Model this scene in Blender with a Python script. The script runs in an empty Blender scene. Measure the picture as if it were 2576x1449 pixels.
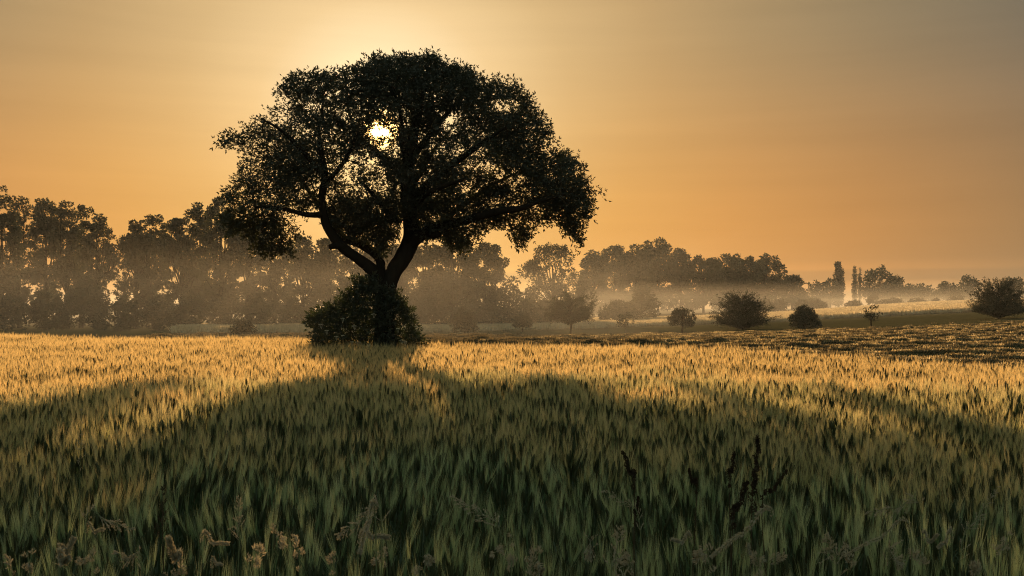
import bpy, math, random
import numpy as np
from mathutils import Vector

# ------------------------------------------------------------------ camera, sky, sun, exposure
scene = bpy.context.scene
CAM_H = 1.85
F = 2504.0                      # focal length in units of a 2576 wide picture
HX, HY = 1288.0, 775.0          # centre column, horizon row
cam_d = bpy.data.cameras.new('camera')
cam = bpy.data.objects.new('camera', cam_d)
scene.collection.objects.link(cam)
cam.location = (0, 0, CAM_H)
cam.rotation_euler = (math.radians(90), 0, 0)
cam_d.sensor_width = 36.0
cam_d.lens = 35.0
cam_d.shift_y = (HY - 724.5) / 2576.0
cam_d.clip_start = 0.05
cam_d.clip_end = 6000.0
cam_d.dof.use_dof = True
cam_d.dof.focus_distance = 22.0
cam_d.dof.aperture_fstop = 16.0
scene.camera = cam

SUN_AZ = math.radians(-7.5)     # from +Y towards +X
SUN_EL = math.radians(10.1)
SUNV = Vector((math.sin(SUN_AZ) * math.cos(SUN_EL), math.cos(SUN_AZ) * math.cos(SUN_EL), math.sin(SUN_EL)))

sun_d = bpy.data.lights.new('sun', 'SUN')
sun_d.energy = 5.0
sun_d.angle = math.radians(0.6)
sun_d.color = (1.0, 0.60, 0.26)
sun = bpy.data.objects.new('sun', sun_d)
scene.collection.objects.link(sun)
sun.rotation_euler = SUNV.to_track_quat('Z', 'Y').to_euler()
sun.location = (0, 0, 60)

scene.view_settings.view_transform = 'Standard'
scene.view_settings.look = 'None'
scene.view_settings.exposure = 0.62
scene.view_settings.gamma = 1.0

def N(nt, t, **kw):
    n = nt.nodes.new(t)
    for k, v in kw.items():
        setattr(n, k, v)
    return n

def mth(nt, op, a, b=None, c=None, clamp=False):
    n = nt.nodes.new('ShaderNodeMath'); n.operation = op; n.use_clamp = clamp
    for i, v in enumerate((a, b, c)):
        if v is None: continue
        if isinstance(v, (int, float)): n.inputs[i].default_value = v
        else: nt.links.new(v, n.inputs[i])
    return n.outputs[0]

def ramp(nt, fac, stops, interp='LINEAR'):
    r = nt.nodes.new('ShaderNodeValToRGB'); r.color_ramp.interpolation = interp
    e = r.color_ramp.elements
    while len(e) < len(stops): e.new(0.5)
    for i, (p, c) in enumerate(stops):
        e[i].position = p; e[i].color = (c[0], c[1], c[2], 1)
    nt.links.new(fac, r.inputs[0])
    return r.outputs[0]

def mixc(nt, fac, a, b, blend='MIX'):
    m = nt.nodes.new('ShaderNodeMix'); m.data_type = 'RGBA'; m.blend_type = blend
    for s, v in ((0, fac), (6, a), (7, b)):
        if isinstance(v, (int, float)): m.inputs[s].default_value = v
        elif isinstance(v, tuple): m.inputs[s].default_value = (v[0], v[1], v[2], 1)
        else: nt.links.new(v, m.inputs[s])
    return m.outputs[2]

def build_world():
    w = bpy.data.worlds.new('World'); scene.world = w; w.use_nodes = True
    nt = w.node_tree; nt.nodes.clear()
    out = N(nt, 'ShaderNodeOutputWorld'); bg = N(nt, 'ShaderNodeBackground')
    tc = N(nt, 'ShaderNodeTexCoord')
    nrm = N(nt, 'ShaderNodeVectorMath', operation='NORMALIZE'); nt.links.new(tc.outputs['Generated'], nrm.inputs[0])
    dot = N(nt, 'ShaderNodeVectorMath', operation='DOT_PRODUCT'); nt.links.new(nrm.outputs[0], dot.inputs[0])
    dot.inputs[1].default_value = SUNV
    ang = mth(nt, 'MULTIPLY', mth(nt, 'ARCCOSINE', mth(nt, 'MINIMUM', dot.outputs['Value'], 0.9999999)), 180 / math.pi)
    sep = N(nt, 'ShaderNodeSeparateXYZ'); nt.links.new(nrm.outputs[0], sep.inputs[0])
    el = mth(nt, 'MULTIPLY', mth(nt, 'ARCSINE', sep.outputs['Z']), 180 / math.pi)
    a = mth(nt, 'DIVIDE', ang, 90.0, clamp=True)
    # the glow of the low sun in the humid air, high in the sky and near the horizon
    d = lambda x: x / 90.0
    hi = ramp(nt, a, [(0, (0.98, 0.82, 0.52)), (d(4), (0.95, 0.75, 0.45)), (d(7), (0.78, 0.55, 0.28)), (d(11), (0.61, 0.41, 0.19)),
                      (d(16), (0.48, 0.31, 0.138)), (d(21), (0.37, 0.25, 0.12)), (d(28), (0.26, 0.192, 0.108)),
                      (d(35), (0.17, 0.142, 0.10)), (d(55), (0.19, 0.21, 0.155)), (1.0, (0.24, 0.30, 0.24))])
    lo = ramp(nt, a, [(0, (0.95, 0.66, 0.27)), (d(5), (0.88, 0.52, 0.18)), (d(10), (0.76, 0.40, 0.11)), (d(14), (0.72, 0.345, 0.08)),
                      (d(20), (0.64, 0.285, 0.068)), (d(27), (0.50, 0.225, 0.062)), (d(35), (0.33, 0.175, 0.068)),
                      (d(50), (0.19, 0.14, 0.09)), (1.0, (0.11, 0.135, 0.115))])
    f = N(nt, 'ShaderNodeMapRange', interpolation_type='SMOOTHSTEP'); nt.links.new(el, f.inputs[0])
    f.inputs[1].default_value = 3.0; f.inputs[2].default_value = 16.5
    col = mixc(nt, f.outputs[0], lo, hi)
    # thin streaks of cloud
    mp = N(nt, 'ShaderNodeMapping'); nt.links.new(nrm.outputs[0], mp.inputs[0])
    mp.inputs['Scale'].default_value = (2.2, 2.2, 34.0); mp.inputs['Rotation'].default_value = (0, math.radians(4), 0)
    ns = N(nt, 'ShaderNodeTexNoise'); ns.inputs['Scale'].default_value = 1.0; ns.inputs['Detail'].default_value = 5.0
    nt.links.new(mp.outputs[0], ns.inputs[0])
    st = N(nt, 'ShaderNodeMapRange'); nt.links.new(ns.outputs[0], st.inputs[0])
    st.inputs[1].default_value = 0.35; st.inputs[2].default_value = 0.72; st.inputs[3].default_value = 0.96; st.inputs[4].default_value = 1.06
    col = mixc(nt, 1.0, col, st.outputs[0], 'MULTIPLY')
    # light and grey bands close above the horizon
    e2 = mth(nt, 'ADD', el, mth(nt, 'MULTIPLY', ns.outputs[0], 0.5))
    e2 = mth(nt, 'DIVIDE', e2, 5.0, clamp=True)
    band = ramp(nt, e2, [(0.0, (0.80, 0.86, 0.95)), (0.22, (0.92, 0.98, 1.05)), (0.27, (1.22, 1.2, 1.15)), (0.33, (1.2, 1.17, 1.1)),
                         (0.37, (0.84, 0.88, 0.97)), (0.44, (0.90, 0.93, 1.0)), (0.49, (1.2, 1.17, 1.12)), (0.6, (1.02, 1.02, 1.02)), (1.0, (1, 1, 1))], 'EASE')
    col = mixc(nt, 0.75, col, band, 'MULTIPLY')
    # disc of the sun
    s = N(nt, 'ShaderNodeMapRange', interpolation_type='SMOOTHSTEP'); nt.links.new(ang, s.inputs[0])
    s.inputs[1].default_value = 0.30; s.inputs[2].default_value = 1.3; s.inputs[3].default_value = 9.0; s.inputs[4].default_value = 0.0
    s2 = N(nt, 'ShaderNodeMapRange', interpolation_type='SMOOTHSTEP'); nt.links.new(ang, s2.inputs[0])
    s2.inputs[1].default_value = 0.5; s2.inputs[2].default_value = 5.0; s2.inputs[3].default_value = 0.35; s2.inputs[4].default_value = 0.0
    glow = mixc(nt, 1.0, (1.0, 0.55, 0.13), mth(nt, 'ADD', s.outputs[0], s2.outputs[0]), 'MULTIPLY')
    col = mixc(nt, 1.0, col, glow, 'ADD')
    sky = N(nt, 'ShaderNodeTexSky', sky_type='NISHITA'); sky.sun_disc = False
    sky.sun_elevation = SUN_EL; sky.sun_rotation = SUN_AZ; sky.dust_density = 6.0; sky.air_density = 1.5
    sk = mixc(nt, 1.0, sky.outputs[0], (0.002, 0.002, 0.002), 'MULTIPLY')
    col = mixc(nt, 1.0, col, sk, 'ADD')
    nt.links.new(col, bg.inputs[0]); bg.inputs[1].default_value = 0.66
    nt.links.new(bg.outputs[0], out.inputs[0])
    w.cycles.sampling_method = 'MANUAL'; w.cycles.sample_map_resolution = 512
build_world()

cy = scene.cycles
cy.use_denoising = True
cy.denoiser = 'OPENIMAGEDENOISE'
cy.denoising_prefilter = 'NONE'
try: cy.denoising_input_passes = 'RGB_ALBEDO_NORMAL'
except Exception: pass
cy.max_bounces = 5; cy.diffuse_bounces = 2; cy.glossy_bounces = 1; cy.transmission_bounces = 3
cy.transparent_max_bounces = 6; cy.volume_bounces = 0
cy.use_adaptive_sampling = False
cy.caustics_reflective = False; cy.caustics_refractive = False
cy.sample_clamp_indirect = 3.0
cy.volume_step_rate = 4.0
cy.filter_width = 1.1

# ------------------------------------------------------------------ helpers
RNG = np.random.default_rng(7)
col_main = scene.collection

def P(x, y, d):
    """a point at distance d (along +Y) seen at column x, row y"""
    return np.array([(x - HX) / F * d, d, CAM_H - (y - HY) / F * d])

def make_mesh(name, V, tris=None, quads=None, mat=None, smooth=False, matidx=None):
    me = bpy.data.meshes.new(name)
    V = np.asarray(V, dtype=np.float32).reshape(-1, 3)
    parts, starts, tot = [], [], 0
    if tris is not None and len(tris):
        tris = np.asarray(tris, dtype=np.int32).reshape(-1, 3)
        parts.append(tris.ravel()); starts.append(np.arange(len(tris), dtype=np.int32) * 3); tot = len(tris) * 3
    if quads is not None and len(quads):
        quads = np.asarray(quads, dtype=np.int32).reshape(-1, 4)
        parts.append(quads.ravel()); starts.append(tot + np.arange(len(quads), dtype=np.int32) * 4)
    loops = np.concatenate(parts); st = np.concatenate(starts)
    me.vertices.add(len(V)); me.vertices.foreach_set('co', V.ravel())
    me.loops.add(len(loops)); me.loops.foreach_set('vertex_index', loops)
    me.polygons.add(len(st)); me.polygons.foreach_set('loop_start', st)
    if smooth: me.polygons.foreach_set('use_smooth', np.ones(len(st), dtype=bool))
    mats = mat if isinstance(mat, (list, tuple)) else [mat]
    for m in mats:
        if m: me.materials.append(m)
    if matidx is not None: me.polygons.foreach_set('material_index', np.asarray(matidx, dtype=np.int32))
    me.update(calc_edges=True)
    return me

def link(name, me, parent=None):
    o = bpy.data.objects.new(name, me); col_main.objects.link(o)
    if parent is not None: o.parent = parent
    return o

def tag(o, label=None, cat=None, group=None, kind=None):
    if label: o['label'] = label
    if cat: o['category'] = cat
    if group: o['group'] = group
    if kind: o['kind'] = kind
    return o

def thing(name, loc, label, cat, group=None):
    o = bpy.data.objects.new(name, None); col_main.objects.link(o)
    o.location = tuple(float(v) for v in loc); o.empty_display_size = 0.3
    return tag(o, label, cat, group)

class Geo:
    """collects vertices, triangles and quads of one mesh"""
    def __init__(self): self.v = []; self.t = []; self.q = []; self.n = 0; self.tm = []; self.qm = []
    def add(self, V, tris=None, quads=None, m=0):
        V = np.asarray(V, dtype=np.float64).reshape(-1, 3)
        if tris is not None and len(tris):
            t = np.asarray(tris).reshape(-1, 3) + self.n; self.t.append(t); self.tm.append(np.full(len(t), m))
        if quads is not None and len(quads):
            q = np.asarray(quads).reshape(-1, 4) + self.n; self.q.append(q); self.qm.append(np.full(len(q), m))
        self.v.append(V); self.n += len(V)
    def mesh(self, name, mat, smooth=False, origin=(0, 0, 0)):
        V = np.concatenate(self.v) - np.asarray(origin, dtype=np.float64)
        t = np.concatenate(self.t) if self.t else None
        q = np.concatenate(self.q) if self.q else None
        mi = None
        if isinstance(mat, (list, tuple)):
            mi = np.concatenate(self.tm + self.qm)
        return make_mesh(name, V, t, q, mat, smooth, mi)

def unit(a):
    a = np.asarray(a, dtype=np.float64)
    return a / np.maximum(np.linalg.norm(a, axis=-1, keepdims=True), 1e-9)

def frames(d):
    d = unit(d); up = np.zeros_like(d); up[..., 2] = 1
    flip = np.abs(d[..., 2]) > 0.95
    up[flip] = (1, 0, 0)
    s = unit(np.cross(d, up)); n = np.cross(s, d)
    return s, n

def segs(geo, A, B, ra, rb, sides=5, m=0):
    """separate tapered tubes from A[i] to B[i]"""
    A = np.asarray(A, float).reshape(-1, 3); B = np.asarray(B, float).reshape(-1, 3)
    k = len(A); s, n = frames(B - A)
    th = np.arange(sides) * 2 * math.pi / sides
    c, si = np.cos(th)[None, :, None], np.sin(th)[None, :, None]
    ring = s[:, None, :] * c + n[:, None, :] * si
    ra = np.broadcast_to(np.asarray(ra, float), (k,)); rb = np.broadcast_to(np.asarray(rb, float), (k,))
    V = np.concatenate([A[:, None] + ring * ra[:, None, None], B[:, None] + ring * rb[:, None, None]], axis=1)
    i = np.arange(sides); j = (i + 1) % sides
    q = np.stack([i, j, j + sides, i + sides], 1)
    Q = (np.arange(k) * 2 * sides)[:, None, None] + q[None]
    geo.add(V, quads=Q, m=m)

def sweep(geo, pts, rad, sides=12, rough=0.0, seed=0, cap=True, m=0):
    """one smooth tube along a polyline"""
    pts = np.asarray(pts, float); rad = np.asarray(rad, float)
    # refine
    t = np.arange(len(pts)); tt = np.linspace(0, len(pts) - 1, (len(pts) - 1) * 5 + 1)
    def cr(a):
        i = np.clip(np.floor(tt).astype(int), 0, len(a) - 2); f = (tt - i)[:, None] if a.ndim > 1 else tt - i
        p0, p1, p2, p3 = a[np.maximum(i - 1, 0)], a[i], a[i + 1], a[np.minimum(i + 2, len(a) - 1)]
        return 0.5 * ((2 * p1) + (-p0 + p2) * f + (2 * p0 - 5 * p1 + 4 * p2 - p3) * f * f + (-p0 + 3 * p1 - 3 * p2 + p3) * f ** 3)
    C = cr(pts); R = np.maximum(cr(rad), rad.min() * 0.6)
    D = np.gradient(C, axis=0); D = unit(D)
    rng = np.random.default_rng(seed)
    s = unit(np.cross(D[0], (0.3, 1, 0.1)))
    V = []
    ph = rng.uniform(0, 6.28, 6)
    L = np.concatenate([[0], np.cumsum(np.linalg.norm(np.diff(C, axis=0), axis=1))])
    for k in range(len(C)):
        s = unit(s - D[k] * np.dot(s, D[k])); n = np.cross(s, D[k])
        th = np.arange(sides) * 2 * math.pi / sides
        r = R[k] * (1 + rough * (0.5 * np.sin(3 * th + ph[0] + L[k] * 2.1) + 0.35 * np.sin(7 * th + ph[1] + L[k] * 1.3) + 0.5 * np.sin(2 * th + ph[2] - L[k] * 4.3)
                              + rng.normal(0, 0.25, sides)))
        V.append(C[k] + s * (np.cos(th) * r)[:, None] + n * (np.sin(th) * r)[:, None])
    V = np.concatenate(V); n_ = len(C)
    i = np.arange(sides); j = (i + 1) % sides
    q = np.stack([i, j, j + sides, i + sides], 1)
    Q = (np.arange(n_ - 1) * sides)[:, None, None] + q[None]
    T = []
    if cap:
        V = np.concatenate([V, C[:1], C[-1:]]); a = len(V) - 2
        for x in range(sides):
            T.append((a, (x + 1) % sides, x)); T.append((a + 1, (n_ - 1) * sides + x, (n_ - 1) * sides + (x + 1) % sides))
    geo.add(V, tris=T if T else None, quads=Q, m=m)
    return C, R

def leaves(geo, p, d, L, W, rng, m=0, fold=0.18):
    """leaf blades: base p, direction d, length L, width W"""
    p = np.asarray(p, float).reshape(-1, 3); d = unit(d); k = len(p)
    r = unit(rng.normal(size=(k, 3))); s = unit(np.cross(d, r)); n = np.cross(s, d)
    L = np.broadcast_to(np.asarray(L, float), (k,))[:, None]; W = np.broadcast_to(np.asarray(W, float), (k,))[:, None]
    b = p + d * L * 0.42 + n * L * fold * 0.4
    V = np.stack([p, b + s * W / 2 + n * W * fold, p + d * L - n * L * fold * 0.4, b - s * W / 2 + n * W * fold], 1)
    T = np.array([[0, 1, 2], [0, 2, 3]])
    geo.add(V, tris=(np.arange(k) * 4)[:, None, None] + T[None], m=m)

def compound(geo, p, d, L, n_pairs, lw, rng, m=0, ll=0.42):
    """pinnate leaves: pairs of leaflets and one at the tip"""
    p = np.asarray(p, float).reshape(-1, 3); d = unit(d); k = len(p)
    r = unit(rng.normal(size=(k, 3)) + np.array([0, 0, 0.8])); s = unit(np.cross(d, r)); n = np.cross(s, d)
    L = np.broadcast_to(np.asarray(L, float), (k,))[:, None]
    for i in range(n_pairs):
        t = 0.30 + 0.62 * i / max(n_pairs - 1, 1)
        q = p + d * L * t - n * L * 0.18 * t * t
        for sg in (-1, 1):
            dd = unit(s * sg * 0.9 + d * 0.65 - n * 0.15 + rng.normal(0, 0.15, (k, 3)))
            leaves(geo, q, dd, L[:, 0] * ll * rng.uniform(0.8, 1.1, k), L[:, 0] * lw, rng, m)
    q = p + d * L - n * L * 0.18
    leaves(geo, q, d + rng.normal(0, 0.1, (k, 3)), L[:, 0] * ll * 1.1, L[:, 0] * lw, rng, m)

class Waves:
    """smooth pseudo noise in about -1..1"""
    def __init__(self, seed, freq, dim=3, n=14):
        r = np.random.default_rng(seed)
        self.k = unit(r.normal(size=(n, dim))) * freq * r.uniform(0.5, 1.8, (n, 1)); self.p = r.uniform(0, 6.28, n)
    def __call__(self, X):
        X = np.asarray(X, float)
        return np.sin(X @ self.k.T + self.p).sum(-1) / math.sqrt(len(self.p) / 2.0) * 0.7

def inside(poly, x, y):
    poly = np.asarray(poly, float); x = np.asarray(x); y = np.asarray(y)
    c = np.zeros(x.shape, bool); j = len(poly) - 1
    for i in range(len(poly)):
        xi, yi = poly[i]; xj, yj = poly[j]
        hit = ((yi > y) != (yj > y)) & (x < (xj - xi) * (y - yi) / (yj - yi + 1e-12) + xi)
        c ^= hit; j = i
    return c

def edge_dist(poly, x, y):
    poly = np.asarray(poly, float); best = np.full(np.shape(x), 1e9)
    for i in range(len(poly)):
        a = poly[i]; b = poly[(i + 1) % len(poly)]; ab = b - a
        t = np.clip(((x - a[0]) * ab[0] + (y - a[1]) * ab[1]) / (ab @ ab + 1e-9), 0, 1)
        best = np.minimum(best, np.hypot(x - a[0] - ab[0] * t, y - a[1] - ab[1] * t))
    return best

# ------------------------------------------------------------------ materials
def mat_base(name):
    m = bpy.data.materials.new(name); m.use_nodes = True
    nt = m.node_tree; nt.nodes.clear()
    return m, nt, N(nt, 'ShaderNodeOutputMaterial')

def leaf_mat(name, c1, c2, trans=0.35, tcol=None, scale=1.5, rough=0.55, gloss=0.06, rnd=True, zgrad=None):
    m, nt, out = mat_base(name)
    geo = N(nt, 'ShaderNodeNewGeometry')
    ns = N(nt, 'ShaderNodeTexNoise'); ns.inputs['Scale'].default_value = scale; ns.inputs['Detail'].default_value = 2
    tc = N(nt, 'ShaderNodeTexCoord'); nt.links.new(tc.outputs['Object'], ns.inputs[0])
    fac = ns.outputs[0]
    if rnd:
        fac = mth(nt, 'ADD', mth(nt, 'MULTIPLY', ns.outputs[0], 0.6), mth(nt, 'MULTIPLY', geo.outputs['Random Per Island'], 0.45))
    col = mixc(nt, fac, c1, c2)
    tc_ = mixc(nt, fac, tcol, tuple(v * 0.7 for v in tcol)) if tcol else col
    if zgrad:   # the plant is greener further down
        sp = N(nt, 'ShaderNodeSeparateXYZ'); nt.links.new(tc.outputs['Object'], sp.inputs[0])
        mr = N(nt, 'ShaderNodeMapRange'); nt.links.new(sp.outputs['Z'], mr.inputs[0]); mr.inputs[1].default_value = zgrad[0]; mr.inputs[2].default_value = zgrad[1]
        col = mixc(nt, mr.outputs[0], zgrad[2], col); tc_ = mixc(nt, mr.outputs[0], tuple(v * 1.7 for v in zgrad[2]), tc_)
    df = N(nt, 'ShaderNodeBsdfDiffuse'); nt.links.new(col, df.inputs[0])
    tr = N(nt, 'ShaderNodeBsdfTranslucent')
    if tcol: nt.links.new(tc_, tr.inputs[0])
    else: nt.links.new(col, tr.inputs[0])
    mx = N(nt, 'ShaderNodeMixShader'); mx.inputs[0].default_value = trans
    nt.links.new(df.outputs[0], mx.inputs[1]); nt.links.new(tr.outputs[0], mx.inputs[2])
    gl = N(nt, 'ShaderNodeBsdfGlossy'); gl.inputs['Roughness'].default_value = rough; gl.inputs[0].default_value = (1, 1, 1, 1)
    m2 = N(nt, 'ShaderNodeMixShader'); m2.inputs[0].default_value = gloss
    nt.links.new(mx.outputs[0], m2.inputs[1]); nt.links.new(gl.outputs[0], m2.inputs[2])
    nt.links.new(m2.outputs[0], out.inputs[0])
    return m

def bark_mat(name, c1, c2, scale=9.0, bump=0.6):
    m, nt, out = mat_base(name)
    tc = N(nt, 'ShaderNodeTexCoord'); mp = N(nt, 'ShaderNodeMapping'); nt.links.new(tc.outputs['Object'], mp.inputs[0])
    mp.inputs['Scale'].default_value = (1, 1, 0.18)
    ns = N(nt, 'ShaderNodeTexNoise'); ns.inputs['Scale'].default_value = scale; ns.inputs['Detail'].default_value = 6
    nt.links.new(mp.outputs[0], ns.inputs[0])
    b = N(nt, 'ShaderNodeBsdfDiffuse'); nt.links.new(mixc(nt, ns.outputs[0], c1, c2), b.inputs[0])
    bp = N(nt, 'ShaderNodeBump'); bp.inputs['Strength'].default_value = bump; bp.inputs['Distance'].default_value = 0.05
    nt.links.new(ns.outputs[0], bp.inputs['Height']); nt.links.new(bp.outputs[0], b.inputs['Normal'])
    nt.links.new(b.outputs[0], out.inputs[0])
    return m

M = {
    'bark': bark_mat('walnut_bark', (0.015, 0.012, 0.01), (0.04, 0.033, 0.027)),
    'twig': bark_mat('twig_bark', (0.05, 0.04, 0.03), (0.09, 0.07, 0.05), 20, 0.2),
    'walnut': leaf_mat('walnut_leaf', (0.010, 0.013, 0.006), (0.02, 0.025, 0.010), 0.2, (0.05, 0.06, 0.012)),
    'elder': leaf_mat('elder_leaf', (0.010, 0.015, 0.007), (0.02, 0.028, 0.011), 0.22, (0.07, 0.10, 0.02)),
    'flower': leaf_mat('elder_flower', (0.65, 0.63, 0.5), (0.75, 0.73, 0.6), 0.2, scale=20, rnd=False),
    'wood': leaf_mat('wood_leaf', (0.022, 0.027, 0.013), (0.035, 0.04, 0.018), 0.12, (0.09, 0.11, 0.025), 0.3),
    'wood2': leaf_mat('poplar_leaf', (0.025, 0.03, 0.015), (0.04, 0.043, 0.022), 0.15, (0.12, 0.13, 0.03), 0.3),
    'fruit': leaf_mat('fruit_tree_leaf', (0.015, 0.025, 0.01), (0.03, 0.04, 0.015), 0.2, (0.05, 0.05, 0.012), 0.8),
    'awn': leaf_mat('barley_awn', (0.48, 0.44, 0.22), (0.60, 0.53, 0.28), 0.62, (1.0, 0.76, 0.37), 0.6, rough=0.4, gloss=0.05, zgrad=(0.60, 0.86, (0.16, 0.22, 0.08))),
    'awn_half': leaf_mat('barley_awn_half_shade', (0.48, 0.46, 0.25), (0.60, 0.56, 0.31), 0.58, (0.95, 0.80, 0.42), 0.6, rough=0.4, gloss=0.05, zgrad=(0.66, 0.92, (0.14, 0.22, 0.09))),  # middle distance: part of the green shade tone put into the awn colour
    'awn_green': leaf_mat('barley_awn_green', (0.46, 0.54, 0.32), (0.62, 0.67, 0.41), 0.50, (0.80, 0.86, 0.48), 0.6, rough=0.4, gloss=0.06, zgrad=(0.70, 0.96, (0.11, 0.21, 0.10))),  # near the camera: green tone of the shade painted into the awns
    'ear': leaf_mat('barley_ear', (0.03, 0.04, 0.015), (0.06, 0.065, 0.025), 0.1, (0.1, 0.1, 0.03), 3.0, gloss=0.03),
    'stalk': leaf_mat('barley_stalk', (0.03, 0.06, 0.03), (0.05, 0.085, 0.04), 0.3, (0.07, 0.12, 0.035), 3.0, gloss=0.04),
    'hay': leaf_mat('mown_grass', (0.12, 0.11, 0.06), (0.20, 0.17, 0.095), 0.5, (0.32, 0.25, 0.13), 0.4),
    'stubble_lit_crest': leaf_mat('stubble_lit_crest', (0.40, 0.35, 0.2), (0.55, 0.47, 0.28), 0.6, (0.95, 0.76, 0.42), 0.4),
    'crop': leaf_mat('pale_crop', (0.6, 0.58, 0.46), (0.75, 0.7, 0.55), 0.6, (0.97, 0.82, 0.55), 0.1),
    'straw': leaf_mat('dry_grass_head', (0.15, 0.14, 0.10), (0.66, 0.61, 0.48), 0.5, (0.66, 0.58, 0.40), 30, gloss=0.08),
    'dark': leaf_mat('dark_seed_head', (0.035, 0.025, 0.015), (0.07, 0.045, 0.025), 0.1, (0.06, 0.03, 0.01), 30, gloss=0.02),
    'gstem': leaf_mat('grass_stem', (0.13, 0.17, 0.07), (0.2, 0.24, 0.11), 0.3, (0.2, 0.24, 0.08), 12, gloss=0.06),
}

# ------------------------------------------------------------------ terrain
TX = np.array([-3000, -800, 0, 700, 1060, 1500, 2000, 2576, 3300, 5500.0])
TD = np.array([0, 24, 35, 50, 70, 95, 140, 180, 230, 300, 500, 1000, 2500.0])
def zz(y, d): return CAM_H - (y - HY) / F * d
TZ = np.array([
    [0, 0, 0, -.1, -.3, -.5, -.95, -1.2, -1.5, -1.8, -2.5, -3, -3],
    [0, 0, 0, -.1, -.3, -.5, -.95, -1.2, -1.5, -1.8, -2.5, -3, -3],
    [0, 0, 0, -.1, -.3, zz(838, 95), zz(826, 140), zz(819, 180), -1.6, -1.8, -2.5, -3, -3],
    [0, 0, -.02, -.1, -.35, zz(840, 95), zz(829, 140), zz(818, 180), -1.5, -1.7, -2.5, -3, -3],
    [0, 0, -.03, -.05, zz(856, 70), zz(845, 95), zz(831, 140), zz(818, 180), zz(806, 230), zz(800, 300), -2, -3, -3],
    [0, 0, 0, 0, zz(855, 70), zz(843, 95), zz(827, 140), zz(811, 180), zz(800, 230), zz(796, 300), -1.5, -2, -2],
    [0, 0, .02, zz(864, 50), zz(845, 70), zz(829, 95), zz(807, 140), zz(791, 180), zz(780, 230), zz(779, 300), zz(779, 500), 0, 0],
    [0, 0, .05, zz(858, 50), zz(823, 70), zz(801, 95), zz(778, 140), zz(764, 180), zz(757, 230), zz(757, 300), zz(757, 500), 6, 6],
    [0, 0, .1, .4, 1.0, 1.8, 3.2, 4.3, 5.2, 6, 8, 9, 9],
    [0, 0, .1, .4, 1.0, 1.8, 3.2, 4.3, 5.2, 6, 8, 9, 9]])

EDGE = [(-60, 52), (-30, 42), (-18, 35.2), (-8, 30.2), (-2.4, 27.6), (2.5, 23.6), (9.0, 17.8), (14, 13.5), (24, 6)]
EX = np.array([p[0] for p in EDGE], float); EY = np.array([p[1] for p in EDGE], float)
def field_edge(x): return np.interp(x, EX, EY)

def terrain_raw(x, y):
    x = np.asarray(x, float); y = np.asarray(y, float)
    yy = np.maximum(y, 0.0)
    col = np.clip(HX + F * x / np.maximum(yy, 8.0), TX[0], TX[-1])
    ix = np.clip(np.searchsorted(TX, col) - 1, 0, len(TX) - 2); fx = (col - TX[ix]) / (TX[ix + 1] - TX[ix])
    dd = np.clip(yy, 0, TD[-1]); iy = np.clip(np.searchsorted(TD, dd) - 1, 0, len(TD) - 2); fy = np.clip((dd - TD[iy]) / (TD[iy + 1] - TD[iy]), 0, 1)
    a = TZ[ix, iy] * (1 - fx) + TZ[ix + 1, iy] * fx; b = TZ[ix, iy + 1] * (1 - fx) + TZ[ix + 1, iy + 1] * fx
    return a * (1 - fy) + b * fy

def terrain(x, y):
    z = 0; w = 0
    for s, wt in ((0.93, 1), (0.97, 2), (1.0, 2), (1.03, 2), (1.07, 1)):
        z = z + wt * terrain_raw(x, np.asarray(y, float) * s); w += wt
    return z / w

lump = Waves(3, 0.9, 2); lump2 = Waves(4, 2.6, 2); wob = Waves(5, 0.09, 2); wob2 = Waves(15, 0.3, 2); patchy = Waves(6, 0.16, 2)
def swath(x, y):
    """rows of mown grass between the barley and the row of small trees; returns height and how much row it is"""
    X = np.stack([x, y], -1)
    back = 84 + 0.02 * x - np.clip(x, 0, 60) * 0.22
    zone = np.clip((y - field_edge(x) - 0.7) / 1.2, 0, 1) * np.clip((back - y) / 2.5, 0, 1) * np.clip((x + 22 + 0.1 * y) / 5, 0, 1) * np.clip((75 - x) / 10, 0, 1)
    near = np.clip((field_edge(x) + 13 - y) / 4 + 0.2 * patchy(X), 0, 1)
    sp = 3.1
    ph = (y + 0.10 * x + 1.1 * wob(X) + 0.45 * (1 - np.clip((x - 4) / 10, 0, 1)) * wob2(X)) / sp
    r = np.abs((ph - np.floor(ph)) - 0.5) * 2
    row = np.clip(1 - r * 2.4, 0, 1)
    ph2 = (y + 0.10 * x + 0.6 * wob(X)) / 1.05
    row2 = np.clip(1 - np.abs((ph2 - np.floor(ph2)) - 0.5) * 4.0, 0, 1)
    coh = np.clip((x - 4) / 10, 0, 1)
    am = (0.75 + 0.35 * lump(X) + 0.2 * lump2(X)) * (1 - coh) + coh * (0.85 + 0.15 * lump2(X))
    h = zone * ((1 - near) * row * np.clip(am, 0.3, 1.3) * 0.27 + near * row2 * 0.08
                + (1 - near) * np.clip(lump(X * 1.3) * 0.02 + lump2(X) * 0.02 + 0.01, -0.02, 1) * np.clip(patchy(X) + 0.7, 0, 1))
    row = row * (1 - near) + row2 * near
    return h, zone * row

def ground_z(x, y):
    return terrain(x, y) + swath(x, y)[0]

def row_of(col, row, d0, d1):
    """distance at which the ground is seen at that row"""
    d = np.linspace(d0, d1, 400); x = (col - HX) / F * d
    r = HY + (CAM_H - terrain(x, d)) * F / d
    return float(d[np.argmin(np.abs(r - row))])

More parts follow.
